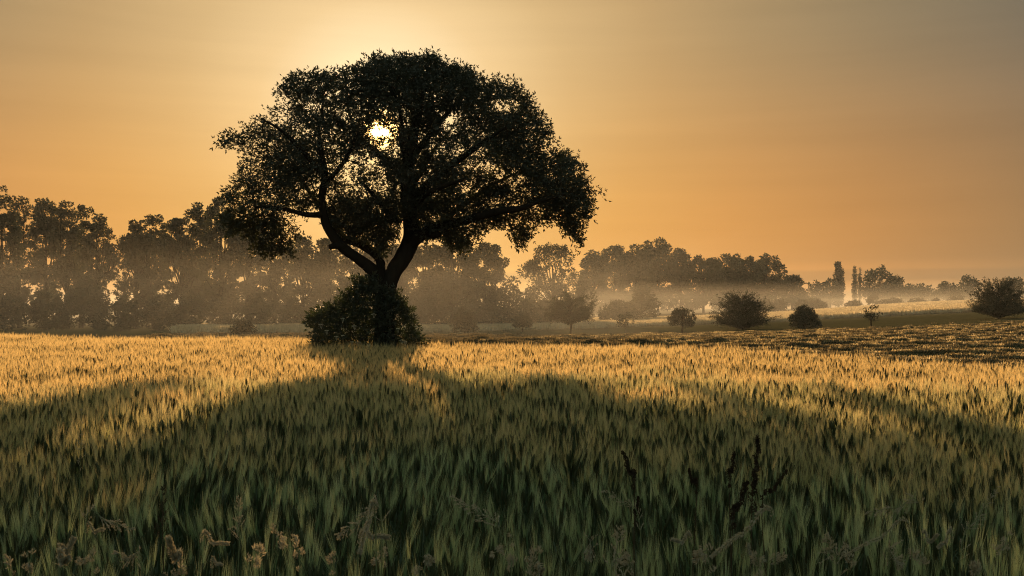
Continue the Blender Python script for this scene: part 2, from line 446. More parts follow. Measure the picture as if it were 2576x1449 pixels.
def build_ground():
    az = np.concatenate([np.linspace(-180, -42, 40)[:-1], np.linspace(-42, 42, 760), np.linspace(42, 180, 40)[1:]])
    az = np.radians(az)
    ds = np.concatenate([[0.0], np.geomspace(0.6, 14, 40), np.arange(14.5, 30, 0.25), np.arange(30, 92, 0.22), np.geomspace(92.5, 420, 150), np.geomspace(430, 3000, 45)])
    A, D = np.meshgrid(az, ds)
    X = np.sin(A) * D; Y = np.cos(A) * D
    Z = ground_z(X, Y)
    V = np.stack([X, Y, Z], -1).reshape(-1, 3)
    r, c = A.shape
    i = np.arange(r - 1)[:, None] * c + np.arange(c - 1)[None]
    Q = np.stack([i, i + 1, i + c + 1, i + c], -1).reshape(-1, 4)
    m, nt, out = mat_base('field_soil')
    tc = N(nt, 'ShaderNodeTexCoord')
    n1 = N(nt, 'ShaderNodeTexNoise'); n1.inputs['Scale'].default_value = 0.35; n1.inputs['Detail'].default_value = 8; nt.links.new(tc.outputs['Object'], n1.inputs[0])
    n2 = N(nt, 'ShaderNodeTexNoise'); n2.inputs['Scale'].default_value = 9.0; n2.inputs['Detail'].default_value = 6; nt.links.new(tc.outputs['Object'], n2.inputs[0])
    c1 = mixc(nt, n1.outputs[0], (0.06, 0.06, 0.028), (0.12, 0.105, 0.05))
    c2 = mixc(nt, mth(nt, 'MULTIPLY', n2.outputs[0], 0.7), c1, (0.045, 0.04, 0.024))
    b = N(nt, 'ShaderNodeBsdfDiffuse'); nt.links.new(c2, b.inputs[0])
    bp = N(nt, 'ShaderNodeBump'); bp.inputs['Strength'].default_value = 0.8; bp.inputs['Distance'].default_value = 0.08
    nt.links.new(n2.outputs[0], bp.inputs['Height']); nt.links.new(bp.outputs[0], b.inputs['Normal'])
    nt.links.new(b.outputs[0], out.inputs[0])
    o = link('ground', make_mesh('ground', V, None, Q, m, True))
    tag(o, 'rolling farmland ground rising gently on the right', None, None, 'structure')
build_ground()

# ------------------------------------------------------------------ scattering of patches (stuff)
def patch_collection(name, meshes):
    c = bpy.data.collections.new(name)
    for i, me in enumerate(meshes):
        o = bpy.data.objects.new('%s_%02d' % (name, i), me); c.objects.link(o)
    return c

def scatter_object(name, pts, rot, scl, idx, coll, label, cat, tilt=None):
    me = bpy.data.meshes.new(name); me.vertices.add(len(pts)); me.vertices.foreach_set('co', np.asarray(pts, np.float32).ravel())
    a = me.attributes.new('rz', 'FLOAT_VECTOR', 'POINT')
    R = np.zeros((len(pts), 3), np.float32); R[:, 2] = rot
    if tilt is not None: R[:, 0:2] = tilt
    a.data.foreach_set('vector', R.ravel())
    a = me.attributes.new('sc', 'FLOAT_VECTOR', 'POINT'); a.data.foreach_set('vector', np.asarray(scl, np.float32).ravel())
    a = me.attributes.new('ix', 'INT', 'POINT'); a.data.foreach_set('value', np.asarray(idx, np.int32))
    me.update()
    o = link(name, me); tag(o, label, cat, None, 'stuff')
    ng = bpy.data.node_groups.new(name + '_nodes', 'GeometryNodeTree')
    ng.interface.new_socket('Geometry', in_out='INPUT', socket_type='NodeSocketGeometry')
    ng.interface.new_socket('Geometry', in_out='OUTPUT', socket_type='NodeSocketGeometry')
    gi = ng.nodes.new('NodeGroupInput'); go = ng.nodes.new('NodeGroupOutput')
    ci = ng.nodes.new('GeometryNodeCollectionInfo'); ci.inputs['Collection'].default_value = coll
    ci.inputs['Separate Children'].default_value = True; ci.inputs['Reset Children'].default_value = True
    ip = ng.nodes.new('GeometryNodeInstanceOnPoints'); ip.inputs['Pick Instance'].default_value = True
    def attr(nm, dt):
        n = ng.nodes.new('GeometryNodeInputNamedAttribute'); n.data_type = dt; n.inputs['Name'].default_value = nm
        return n.outputs[0]
    er = ng.nodes.new('FunctionNodeEulerToRotation')
    ng.links.new(attr('rz', 'FLOAT_VECTOR'), er.inputs[0])
    ng.links.new(gi.outputs[0], ip.inputs['Points']); ng.links.new(ci.outputs[0], ip.inputs['Instance'])
    ng.links.new(attr('ix', 'INT'), ip.inputs['Instance Index']); ng.links.new(er.outputs[0], ip.inputs['Rotation'])
    ng.links.new(attr('sc', 'FLOAT_VECTOR'), ip.inputs['Scale']); ng.links.new(ip.outputs[0], go.inputs[0])
    md = o.modifiers.new('scatter', 'NODES'); md.node_group = ng
    return o

def barley_patch(seed, size, n, awns, awn_w, ear_sides, leaf_n, stem_w, awn_len=0.135, lo=0.0, mat='awn'):
    """a square of standing barley: stalks, leaves, dark ears, fans of pale awns"""
    r = np.random.default_rng(seed); g = Geo()
    x = r.uniform(-size / 2, size / 2, n); y = r.uniform(-size / 2, size / 2, n)
    w = Waves(seed + 50, 7.0, 2)
    cl = Waves(seed + 90, 14.0, 2); kk = r.uniform(0, 1, n) < np.clip(0.62 + 0.5 * cl(np.stack([x, y], -1)), 0.12, 1)
    x, y = x[kk], y[kk]; n = len(x)
    h = 0.80 + 0.045 * r.normal(size=n) + 0.03 * w(np.stack([x, y], -1))
    lean = r.normal(0, 0.06, (n, 2)) + np.stack([0.06 * w(np.stack([x + 3, y], -1)), 0.05 * w(np.stack([x, y + 5], -1))], -1)
    base = np.stack([x, y, np.full(n, lo)], -1)
    mid = base + np.stack([lean[:, 0] * 0.12, lean[:, 1] * 0.12, (h - lo) * 0.55], -1)
    top = np.stack([x + lean[:, 0] * 0.42, y + lean[:, 1] * 0.42, h - 0.09], -1)
    def ribbon(A, B, wa, wb, m):
        k = len(A); th = r.uniform(0, math.pi, k); s = np.stack([np.cos(th), np.sin(th), np.zeros(k)], -1)
        V = np.stack([A - s * wa / 2, A + s * wa / 2, B + s * wb / 2, B - s * wb / 2], 1)
        g.add(V, quads=(np.arange(k) * 4)[:, None] + np.array([0, 1, 2, 3])[None], m=m)
    ribbon(base, mid, stem_w * 1.3, stem_w, 2); ribbon(mid, top, stem_w, stem_w * 0.8, 2)
    # blades
    for j in range(leaf_n):
        t = r.uniform(0.25, 0.7, n)[:, None]; p0 = base * (1 - t) + top * t
        th = r.uniform(0, 6.28, n); o = np.stack([np.cos(th), np.sin(th), np.zeros(n)], -1); s = np.stack([-np.sin(th), np.cos(th), np.zeros(n)], -1)
        L = r.uniform(0.12, 0.24, n)[:, None]; wd = r.uniform(0.004, 0.008, n)[:, None] * (stem_w / 0.004)
        p1 = p0 + o * L * 0.3 + np.array([0, 0, 1]) * L * 0.55; p2 = p0 + o * L * 0.85 + np.array([0, 0, 1]) * L * r.uniform(0.2, 0.9, n)[:, None]
        V = np.stack([p0 - s * wd / 2, p0 + s * wd / 2, p1 + s * wd / 2, p1 - s * wd / 2, p2], 1)
        i5 = (np.arange(n) * 5)[:, None]
        g.add(V, tris=i5 + np.array([3, 2, 4])[None], quads=i5 + np.array([0, 1, 2, 3])[None], m=2)
    # ears
    d = unit(np.stack([lean[:, 0] * 1.5 + r.normal(0, 0.08, n), lean[:, 1] * 1.5 + r.normal(0, 0.08, n), np.ones(n)], -1))
    el = r.uniform(0.075, 0.105, n)[:, None]
    s, nn = frames(d)
    rows = [(0.0, 0.003), (0.2, 0.0085), (0.7, 0.0075), (1.0, 0.002)]
    th = np.arange(ear_sides) * 2 * math.pi / ear_sides
    V = []
    for t, rr in rows:
        rr = rr * (stem_w / 0.004) ** 0.5
        V.append((top + d * el * t)[:, None] + (s[:, None] * np.cos(th)[None, :, None] + nn[:, None] * np.sin(th)[None, :, None]) * rr)
    V = np.concatenate(V, 1); i = np.arange(ear_sides); jx = (i + 1) % ear_sides
    q = np.concatenate([np.stack([i, jx, jx + ear_sides, i + ear_sides], 1) + k * ear_sides for k in range(len(rows) - 1)])
    g.add(V, quads=(np.arange(n) * V.shape[1])[:, None, None] + q[None], m=1)
    # awns
    for k in range(awns):
        t = r.uniform(0.05, 1.0, n)[:, None]; a = r.uniform(0, 6.28, n)[:, None]
        p = top + d * el * t; o = s * np.cos(a) + nn * np.sin(a)
        dr = unit(d + o * r.uniform(0.02, 0.17, n)[:, None]); L = awn_len * r.uniform(0.8, 1.15, n)[:, None]
        th2 = r.uniform(0, math.pi, n); sd = unit(np.cross(dr, np.stack([np.cos(th2), np.sin(th2), np.zeros(n)], -1)))
        V = np.stack([p - sd * awn_w / 2, p + sd * awn_w / 2, p + dr * L], 1)
        g.add(V, tris=(np.arange(n) * 3)[:, None] + np.array([0, 1, 2])[None], m=0)
    return g.mesh('barley_patch', [M[mat], M['ear'], M['stalk']])

def build_barley():
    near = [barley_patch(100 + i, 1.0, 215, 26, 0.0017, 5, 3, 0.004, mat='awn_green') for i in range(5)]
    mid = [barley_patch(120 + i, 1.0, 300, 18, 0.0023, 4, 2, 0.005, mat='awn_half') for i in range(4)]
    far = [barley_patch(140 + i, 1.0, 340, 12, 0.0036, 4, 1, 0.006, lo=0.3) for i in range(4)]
    coll = patch_collection('barley_patches', near + mid + far)
    xs, ys = np.meshgrid(np.arange(-70, 40), np.arange(1, 60)); x = xs.ravel() + 0.5; y = ys.ravel() + 0.5
    ed = field_edge(x)
    tree = (np.hypot(x + 3.55, y - 27.3) < 1.0)
    k = (y < ed + 0.2) & (y > 3.0) & (np.abs(x) < y * 0.85 + 4) & (y > 3.0) & ~tree
    x = x[k]; y = y[k]; n = len(x); r = np.random.default_rng(5)
    dist = np.hypot(x, y)
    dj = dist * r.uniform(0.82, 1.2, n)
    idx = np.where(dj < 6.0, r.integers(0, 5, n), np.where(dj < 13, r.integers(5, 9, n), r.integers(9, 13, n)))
    X = np.stack([x, y], -1); w1 = Waves(31, 0.5, 2); w2 = Waves(32, 1.3, 2)
    sz = 1.0 + 0.045 * w1(X) + 0.03 * w2(X)
    scl = np.stack([np.full(n, 1.04), np.full(n, 1.04), sz], -1)
    pts = np.stack([x, y, terrain(x, y)], -1)
    tilt = np.stack([0.03 * w2(X + 9), 0.05 * w1(X + 17)], -1)
    scatter_object('barley_field', pts, r.integers(0, 4, n) * math.pi / 2, scl, idx, coll,
                   'field of ripening barley, golden in the sun and dark green in the shadow of the tree', 'barley', tilt)
build_barley()

def tuft_mesh(seed, n, size, h, w, mat):
    r = np.random.default_rng(seed); g = Geo()
    p = np.stack([r.uniform(-size, size, n), r.uniform(-size, size, n), np.full(n, -0.03)], -1)
    d = unit(np.stack([r.normal(0, 0.5, n), r.normal(0, 0.5, n), np.ones(n)], -1))
    leaves(g, p, d, h * r.uniform(0.5, 1.2, n), w, r, fold=0.3)
    return g.mesh('tuft', mat)

def build_mown():
    """cut grass lying in rows, and the short grass around it"""
    r = np.random.default_rng(8)
    coll = patch_collection('mown_tufts', [tuft_mesh(60 + i, 40, 0.24, 0.17, 0.022, M['hay']) for i in range(4)] + [tuft_mesh(64 + i, 40, 0.24, 0.15, 0.022, M['stubble_lit_crest']) for i in range(4)])
    n = 210000
    y = r.uniform(20, 92, n) ; x = r.uniform(-1, 1, n) * (y * 0.62 + 4)
    h, rw = swath(x, y)
    zone = (y > field_edge(x) + 0.5) & (x > -22 - 0.1 * y)
    keep = zone & (r.uniform(0, 1, n) < np.clip((rw - 0.5) * 3.2, 0.012, 1) * np.clip(0.25 + 0.75 * 45 / y, 0, 1))
    x, y, h = x[keep], y[keep], h[keep]; n = len(x)
    z = terrain(x, y) + h
    s = r.uniform(0.6, 1.1, n)[:, None] * np.ones(3); s[:, 2] *= r.uniform(0.6, 1.2, n)
    ix = r.integers(0, 4, n) + 4 * ((y < field_edge(x) + 8 + 2 * r.normal(size=n)) | (r.uniform(size=n) < 0.5 * np.clip((x + 2) / 12, 0, 1) * (rw[keep] > 0.8)))  # stubble near the edge; paler tufts on right-hand crests paint their sunlit tops
    scatter_object('mown_grass', np.stack([x, y, z], -1), r.uniform(0, 6.28, n), s, ix, coll,
                   'mown grass lying in lumpy swaths beyond the barley', 'mown grass')
build_mown()

def build_far_crops():
    """pale standing crop in strips on the slope beyond the small trees"""
    r = np.random.default_rng(9)
    coll = patch_collection('crop_patches', [tuft_mesh(70 + i, 420, 1.6, 0.75, 0.085, M['crop']) for i in range(4)])
    pts = []
    # strips given by the rows at which they are seen: (col0,row0a,row0b, col1,row1a,row1b)
    strips = [(1483, 812, 808, 1770, 807, 803.5), (1770, 807, 803.5, 1944, 801, 795), (1944, 801, 795, 2067, 793, 786), (2067, 793, 786, 2422, 765, 759), (2422, 765, 759, 2720, 756, 752),
              (1483, 825, 818, 1770, 815, 811), (1770, 815, 811, 1944, 809, 803), (1944, 809, 803, 2067, 802, 795), (2067, 802, 795, 2422, 785, 772), (2422, 785, 772, 2720, 775, 761),
              (1040, 818, 811, 1483, 812, 808), (1040, 836, 823, 1483, 826, 818), (480, 838, 828, 1040, 836, 824)]
    for (c0, a0, b0, c1, a1, b1) in strips:
        for c in np.arange(c0, c1, 9.0):
            t = (c - c0) / (c1 - c0); ra = a0 + (a1 - a0) * t; rb = b0 + (b1 - b0) * t
            d0 = row_of(c, ra, 92, 300); d1 = row_of(c, rb, 92, 300)
            if d1 < d0: d0, d1 = d1, d0
            for d in np.arange(d0, d1 + 0.01, 2.6):
                dd = d + r.uniform(-0.6, 0.6); pts.append(((c + r.uniform(-4, 4) - HX) / F * dd, dd))
    p = np.array(pts); n = len(p)
    s = r.uniform(0.85, 1.1, n)[:, None] * np.ones(3)
    scatter_object('pale_crop', np.stack([p[:, 0], p[:, 1], terrain(p[:, 0], p[:, 1])], -1), r.uniform(0, 6.28, n), s, r.integers(0, 4, n), coll,
                   'strips of pale standing crop on the slope behind the row of small trees', 'crop')
build_far_crops()

# ------------------------------------------------------------------ the large walnut tree
def build_walnut():
    D0 = 27.0
    base = P(972, 865, D0); base[2] = float(terrain(base[0], D0)) - 0.05
    rng = np.random.default_rng(11)
    root = thing('walnut_tree', base, 'large spreading walnut tree standing dark against the sun at the barley edge', 'tree')
    g = Geo()
    limbs = [  # (col,row,depth offset,radius in px)
        [(972, 960, 0, 50), (970, 900, 0, 36), (968, 850, 0, 29), (968, 780, 0, 25), (967, 735, 0, 24), (966, 708, 0, 27)],
        [(973, 728, 0, 22), (990, 685, 0, 21), (1016, 645, .1, 21), (1034, 600, .2, 21), (1031, 540, .2, 20), (1025, 470, .3, 18), (1030, 400, .4, 16), (1045, 320, .4, 11), (1062, 240, .3, 6), (1075, 185, .2, 3)],
        [(962, 718, 0, 22), (940, 683, -.1, 16), (902, 652, -.3, 13), (862, 622, -.5, 13), (836, 590, -.6, 11), (818, 555, -.7, 10), (810, 500, -.8, 9), (817, 440, -.9, 8), (808, 380, -1.0, 6), (800, 310, -1.1, 3)],
        [(958, 700, .1, 14), (957, 662, .3, 11), (940, 635, .5, 11), (905, 614, .8, 10), (868, 600, 1.1, 9), (835, 560, 1.5, 8), (790, 500, 2.0, 6), (750, 440, 2.4, 3)],
        [(870, 622, -.5, 10), (846, 618, -.7, 8), (829, 622, -.8, 7)],
        [(1036, 612, .1, 18), (1062, 588, -.2, 15), (1095, 572, -.4, 13), (1150, 560, -.7, 11), (1210, 543, -1.0, 10), (1260, 530, -1.2, 9), (1310, 524, -1.4, 7), (1360, 505, -1.6, 5), (1420, 490, -1.7, 3)],
        [(1050, 600, .4, 12), (1078, 578, .9, 9), (1110, 560, 1.2, 8), (1160, 520, 1.8, 6), (1230, 470, 2.4, 5), (1310, 430, 2.9, 3)],
        [(1028, 520, .2, 13), (1070, 470, -.4, 11), (1130, 420, -1.0, 9), (1200, 370, -1.5, 6), (1270, 320, -1.9, 3)],
        [(1026, 480, .3, 12), (1000, 430, .8, 10), (955, 390, 1.3, 8), (895, 330, 1.8, 5), (872, 250, 2.1, 3)],
        [(1034, 400, .4, 10), (1080, 340, .9, 8), (1130, 280, 1.5, 6), (1180, 220, 1.9, 3)],
        [(1030, 440, .4, 9), (1012, 370, -.4, 7), (1008, 290, -1.1, 5), (985, 210, -1.6, 3)],
        [(818, 450, -.9, 7), (770, 390, -1.4, 6), (710, 330, -1.6, 4), (660, 300, -1.7, 2)],
        [(816, 540, -.7, 8), (770, 540, -1.1, 6), (710, 525, -1.4, 5), (640, 520, -1.6, 3)],
        [(814, 470, -.8, 6), (870, 400, -1.6, 5), (900, 330, -2.2, 3)],
        [(1000, 560, .2, 9), (965, 520, -.3, 7), (930, 480, -1.0, 5), (900, 450, -1.4, 3)],
        [(1078, 585, -.2, 9), (1092, 592, -.6, 8), (1103, 590, -.8, 8)],
        [(1028, 560, 0, 10), (1060, 500, -1.2, 8), (1110, 470, -2.2, 6), (1170, 450, -3.0, 3)],
        [(1030, 470, .5, 10), (1060, 430, 1.6, 8), (1090, 380, 2.6, 5), (1130, 330, 3.2, 3)],
    ]
    nodes, nrad = [], []
    for i, lb in enumerate(limbs):
        pts = [P(c, r_, D0 + dz) for c, r_, dz, w in lb]; rad = [w / F * D0 for c, r_, dz, w in lb]
        if i == 0: pts[0][2] = base[2] - 0.1
        C, R = sweep(g, pts, rad, 14 if i < 4 else 8, 0.10 if i < 4 else 0.06, 40 + i)
        if i > 0 and i not in (4, 15): nodes.append(C[3:]); nrad.append(R[3:])
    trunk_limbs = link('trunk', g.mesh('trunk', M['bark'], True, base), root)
    nodes = np.concatenate(nodes); nrad = np.concatenate(nrad)

    POLY = [(530, 360), (548, 342), (590, 328), (608, 300), (640, 278), (662, 262), (664, 238), (690, 222), (706, 202), (740, 178), (790, 176), (850, 174), (884, 168), (905, 148), (940, 140),
            (1000, 134), (1050, 136), (1095, 128), (1118, 152), (1160, 160), (1205, 175), (1228, 196), (1262, 194), (1300, 200), (1318, 222), (1345, 240), (1352, 266), (1376, 292), (1398, 324),
            (1400, 350), (1380, 364), (1400, 372), (1418, 362), (1440, 382), (1470, 402), (1484, 430), (1488, 462), (1512, 490), (1494, 512), (1500, 550), (1462, 560), (1462, 596), (1462, 628), (1436, 606),
            (1420, 582), (1395, 562), (1350, 560), (1335, 590), (1320, 620), (1290, 612), (1262, 572), (1225, 566), (1208, 598), (1190, 624), (1165, 630), (1130, 626), (1108, 600), (1060, 600), (1045, 560), (1010, 560), (1000, 610),
            (975, 640), (950, 640), (925, 600), (880, 606), (850, 580), (832, 560), (812, 556), (800, 528), (770, 560), (752, 600), (742, 655), (705, 640), (676, 650), (660, 640), (630, 668), (640, 620), (610, 582), (585, 590),
            (562, 600), (565, 560), (546, 536), (572, 520), (558, 482), (592, 456), (575, 430), (600, 415), (610, 380), (590, 372), (565, 400), (560, 370)]
    HOLES = [(958, 330, 20, 11, 0.0), (868, 282, 24, 10, .4), (870, 300, 18, 8, .5), (700, 262, 40, 14, .5), (712, 300, 36, 24, .5), (845, 232, 20, 12, .5), (1265, 262, 45, 14, .3), (1272, 280, 30, 8, .25),
             (878, 440, 28, 26, .35), (905, 400, 45, 18, .5), (930, 440, 50, 30, .55), (930, 480, 60, 20, .6), (1180, 385, 55, 16, .45), (1205, 420, 50, 14, .35), (1085, 378, 14, 14, .4), (1060, 345, 18, 14, .5),
             (752, 548, 42, 20, .35), (740, 575, 40, 14, .5), (948, 520, 22, 10, .4), (1010, 470, 16, 14, .5), (1280, 440, 40, 20, .55), (1130, 548, 60, 10, .5), (1310, 560, 50, 14, .6), (1350, 530, 30, 14, .6), (640, 640, 30, 14, .7),
             (808, 478, 40, 20, .6), (770, 330, 36, 18, .6), (800, 270, 34, 16, .6), (1130, 300, 30, 20, .6), (1090, 240, 30, 20, .75), (1000, 300, 40, 20, .65), (1180, 480, 40, 18, .65), (1240, 510, 50, 12, .6), (980, 380, 50, 20, .6)]
    n = 60000
    cx = rng.uniform(525, 1515, n); cyy = rng.uniform(125, 670, n)
    k = inside(POLY, cx, cyy); cx, cyy = cx[k], cyy[k]
    ed = edge_dist(POLY, cx, cyy); k = ed > np.where(cyy > 440, 6, 12); cx, cyy = cx[k], cyy[k]; ed = ed[k] / F * D0
    dep = np.minimum(0.35 + 1.5 * np.sqrt(ed), 3.3) * np.clip((700 - cyy) / 190, 0.3, 1)
    top = np.clip((640 - cyy) / 500, 0, 1)
    # foliage sits mostly near the surface of the dome
    u = rng.uniform(-1, 1, len(cx)); u = np.sign(u) * np.abs(u) ** 0.7
    dz = u * dep
    pp = np.stack([(cx - HX) / F * (D0 + dz), D0 + dz, CAM_H - (cyy - HY) / F * (D0 + dz)], -1)
    nz = Waves(21, 2.0)(pp) + 0.6 * Waves(22, 4.5)(pp)
    keep = rng.uniform(0, 1, len(cx)) < np.clip(0.55 + 0.75 * nz + 0.35 * np.clip((cx - 980) / 200, -0.3, 1) * np.clip((380 - cyy) / 120, 0, 1) + 0.15 * (cyy < 230) + 0.35 * np.clip((cyy - 530) / 40, 0, 1), 0.03, 1)
    hp = np.ones(len(cx))
    for (a, b, rx, ry, pr) in HOLES:
        hp = np.where(((cx - a) / rx) ** 2 + ((cyy - b) / ry) ** 2 < 1.0, np.minimum(hp, pr * 0.6), hp)
    keep &= rng.uniform(0, 1, len(cx)) < hp
    pp = pp[keep]
    # thin out by distance
    order = rng.permutation(len(pp)); pp = pp[order]
    cell = {}; sel = []
    for i, p in enumerate(pp):
        key = tuple(np.floor(p / 0.16).astype(int))
        if key in cell: continue
        cell[key] = 1; sel.append(i)
        if len(sel) >= 8400: break
    at = pp[sel]; na = len(at)
    # grow a tree over the points: each joins the nearest grown node, counting the way along the branch
    NN = np.concatenate([nodes, at]); m0 = len(nodes)
    plen = np.zeros(len(NN)); plen[:m0] = 0
    parent = np.full(len(NN), -1); best = np.full(na, 1e9); bp = np.zeros(na, int); done = np.zeros(na, bool)
    for i in range(m0):
        d = np.linalg.norm(at - nodes[i], axis=1) + 0.0
        q = d < best; best[q] = d[q]; bp[q] = i
    depth = np.zeros(len(NN), int)
    for _ in range(na):
        c = int(np.argmin(np.where(done, 1e9, best))); done[c] = True
        gi = m0 + c; parent[gi] = bp[c]; plen[gi] = plen[bp[c]] + np.linalg.norm(at[c] - NN[bp[c]])
        d = np.linalg.norm(at - at[c], axis=1) + 0.22 * plen[gi]
        q = (d < best) & ~done; best[q] = d[q]; bp[q] = gi
    order = np.argsort(-plen[m0:]) + m0
    load = np.ones(len(NN))
    for gi in order: load[parent[gi]] += load[gi] if parent[gi] >= m0 else 0
    rad = 0.0035 * load ** 0.42
    idx = np.arange(m0, len(NN)); A = NN[parent[idx]]; B = NN[idx]
    ra = np.where(parent[idx] >= m0, rad[parent[idx]], rad[idx] * 1.15); ra = np.minimum(ra, rad[idx] * 1.6)
    mid = (A + B) / 2 + rng.normal(0, 0.06, A.shape) * np.linalg.norm(B - A, axis=1)[:, None] * 1.2
    ec = HX + F * B[:, 0] / B[:, 1]; er = HY + F * (CAM_H - B[:, 2]) / B[:, 1]; ac = HX + F * mid[:, 0] / mid[:, 1]; ar = HY + F * (CAM_H - mid[:, 2]) / mid[:, 1]
    fr = (((ec - 958) / 30) ** 2 + ((er - 331) / 17) ** 2 > 1) & (((ac - 958) / 30) ** 2 + ((ar - 331) / 17) ** 2 > 1)
    idx, A, B, mid, ra = idx[fr], A[fr], B[fr], mid[fr], ra[fr]
    g2 = Geo(); segs(g2, A, mid, ra, (ra + rad[idx]) / 2, 4); segs(g2, mid, B, (ra + rad[idx]) / 2, rad[idx] * 0.9, 4)
    link('branches', g2.mesh('branches', M['twig'], False, base), root)
    # leaves
    g3 = Geo()
    per = 4
    src = np.repeat(idx, per); tt = rng.uniform(0.25, 1.15, len(src))[:, None]
    pb = NN[parent[src]] * (1 - tt) + NN[src] * tt + rng.normal(0, 0.06, (len(src), 3))
    dirb = unit(NN[src] - NN[parent[src]])
    out = unit(pb - np.array([P(1000, 480, D0)])[0])
    d = unit(dirb * 0.5 + out * 0.5 + rng.normal(0, 0.65, (len(src), 3)) + np.array([0, 0, -0.15]))
    cc = HX + F * (pb[:, 0] + d[:, 0] * .1) / (pb[:, 1]); rr = HY + F * (CAM_H - pb[:, 2] - d[:, 2] * .1) / pb[:, 1]
    ok = ((cc - 958) / 26) ** 2 + ((rr - 331) / 14) ** 2 > 1
    hq = rng.uniform(0, 1, len(cc))
    for (a_, b_, rx_, ry_, pr_) in HOLES:
        ok &= (((cc - a_) / (rx_ * 0.85)) ** 2 + ((rr - b_) / (ry_ * 0.85)) ** 2 > 1) | (hq < pr_ + 0.25)
    for (a_, b_, r_) in ((940, 338, 11), (992, 317, 7), (945, 312, 9), (987, 346, 8), (972, 356, 7), (918, 345, 6), (1002, 336, 6)):
        ok &= ((cc - a_) / r_) ** 2 + ((rr - b_) / r_) ** 2 > 1
    compound(g3, pb[ok], d[ok], rng.uniform(0.125, 0.20, ok.sum()), 2, 0.24, rng, ll=0.46)
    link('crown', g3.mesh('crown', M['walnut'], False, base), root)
    print('walnut nodes', na, 'leaf tris', g3.n // 2)
build_walnut()

# ------------------------------------------------------------------ elder bush round the trunk
def build_elder():
    D0 = 26.6; rng = np.random.default_rng(12)
    base = P(925, 865, D0); base[2] = float(terrain(base[0], D0))
    root = thing('elder_bush', base, 'dark elder bush with white flower heads wrapped round the trunk of the large walnut', 'bush')
    POLY = [(776, 800), (792, 784), (822, 770), (850, 757), (862, 735), (880, 728), (878, 706), (890, 692), (905, 706), (925, 690), (950, 705), (975, 735), (998, 712), (1004, 735), (1012, 760), (1030, 782), (1036, 800),
            (1048, 822), (1058, 850), (1066, 880), (1060, 930), (790, 930), (782, 870), (790, 840), (772, 822)]
    n = 7000; cx = rng.uniform(770, 1070, n); cyy = rng.uniform(688, 932, n); k = inside(POLY, cx, cyy); cx, cyy = cx[k], cyy[k]
    ed = edge_dist(POLY, cx, cyy); k = (ed > 12) | (cyy > 870); cx, cyy = cx[k], cyy[k]; ed = ed[k] / F * D0; dep = np.minimum(0.2 + 0.9 * np.sqrt(ed), 1.25)
    u = rng.uniform(-1, 1, len(cx)); u = np.sign(u) * np.abs(u) ** 0.6; dz = u * dep
    p = np.stack([(cx - HX) / F * (D0 + dz), D0 + dz, np.maximum(CAM_H - (cyy - HY) / F * (D0 + dz), 0.1)], -1)
    keep = rng.uniform(0, 1, len(p)) < np.clip(0.75 + 0.5 * Waves(33, 4.0)(p), 0.2, 1); p = p[keep]
    out = unit(p - (base + np.array([0, 0, 0.6])))
    g = Geo()
    compound(g, p, unit(out + rng.normal(0, 0.5, p.shape)), rng.uniform(0.18, 0.28, len(p)), 3, 0.17, rng, ll=0.40)
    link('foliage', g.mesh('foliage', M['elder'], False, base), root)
    g = Geo()
    for i in range(26):
        e = p[rng.integers(len(p))]; b = base + np.array([rng.normal(0, 0.25), rng.normal(0, 0.2), 0])
        m = (b + e) / 2 + np.array([rng.normal(0, 0.1), rng.normal(0, 0.1), 0.15])
        sweep(g, [b, m, e], [0.022, 0.014, 0.005], 5, 0, i, False)
    link('stems', g.mesh('stems', M['twig'], True, base), root)
    spots = [(808, 818), (822, 833), (862, 803), (892, 821), (863, 846), (846, 848), (901, 862), (1001, 828), (1047, 823), (1020, 862), (885, 862), (1012, 857), (940, 792), (930, 870)]
    for (c, r_) in spots:
        d = D0 - 1.15 + rng.uniform(-.1, .1); q = P(c, min(r_, 872), d)
        g = Geo(); k = 40; a = rng.uniform(0, 6.28, k); rr = 0.065 * np.sqrt(rng.uniform(0, 1, k)) * rng.uniform(.7, 1.2)
        pts = q + np.stack([np.cos(a) * rr, np.sin(a) * rr * 0.8, 0.02 * (1 - (rr / 0.07) ** 2) + rng.normal(0, 0.004, k)], -1)
        leaves(g, pts, unit(rng.normal(size=(k, 3)) * 0.4 + np.array([0, -0.4, 0.8])), 0.016, 0.014, rng)
        segs(g, np.repeat([q - np.array([0, -0.03, 0.10])], 10, 0), pts[:10], 0.0015, 0.001, 3)
        link('flower_head', g.mesh('flower_head', M['flower'], False, base), root)
build_elder()

# ------------------------------------------------------------------ other trees and bushes
def crown_blobs(rng, prof, H, W, Dp, z0, z1, k, rb):
    """clump centres filling a profile: prof(t) gives half width 0..1"""
    c = []
    while len(c) < k:
        t = rng.uniform(0, 1); w = prof(t)
        a = rng.uniform(0, 6.28); r = math.sqrt(rng.uniform(0.05, 1)) * w
        if rng.uniform() > w + 0.15: continue
        c.append((math.cos(a) * r * (W - rb * 0.8), math.sin(a) * r * (Dp - rb * 0.8), z0 + (z1 - z0) * t))
    return np.array(c)

PROF = {
    'round': lambda t: max(0.0, 1 - abs((t - 0.42) / 0.60) ** 2.3) ** 0.5,
    'dome': lambda t: max(0.0, 1 - t ** 2.6) ** 0.55,
    'poplar': lambda t: (0.55 + 0.45 * min(t / 0.35, 1)) * max(0.0, 1 - max(0, (t - 0.45) / 0.57) ** 2.2) ** 0.5,
    'column': lambda t: (0.6 + 0.4 * min(t / 0.3, 1)) * max(0.0, 1 - max(0, (t - 0.35) / 0.67) ** 2.6) ** 0.5,
    'cone': lambda t: max(0.0, 1 - (0.9 * t) ** 1.5) ** 0.8,
}

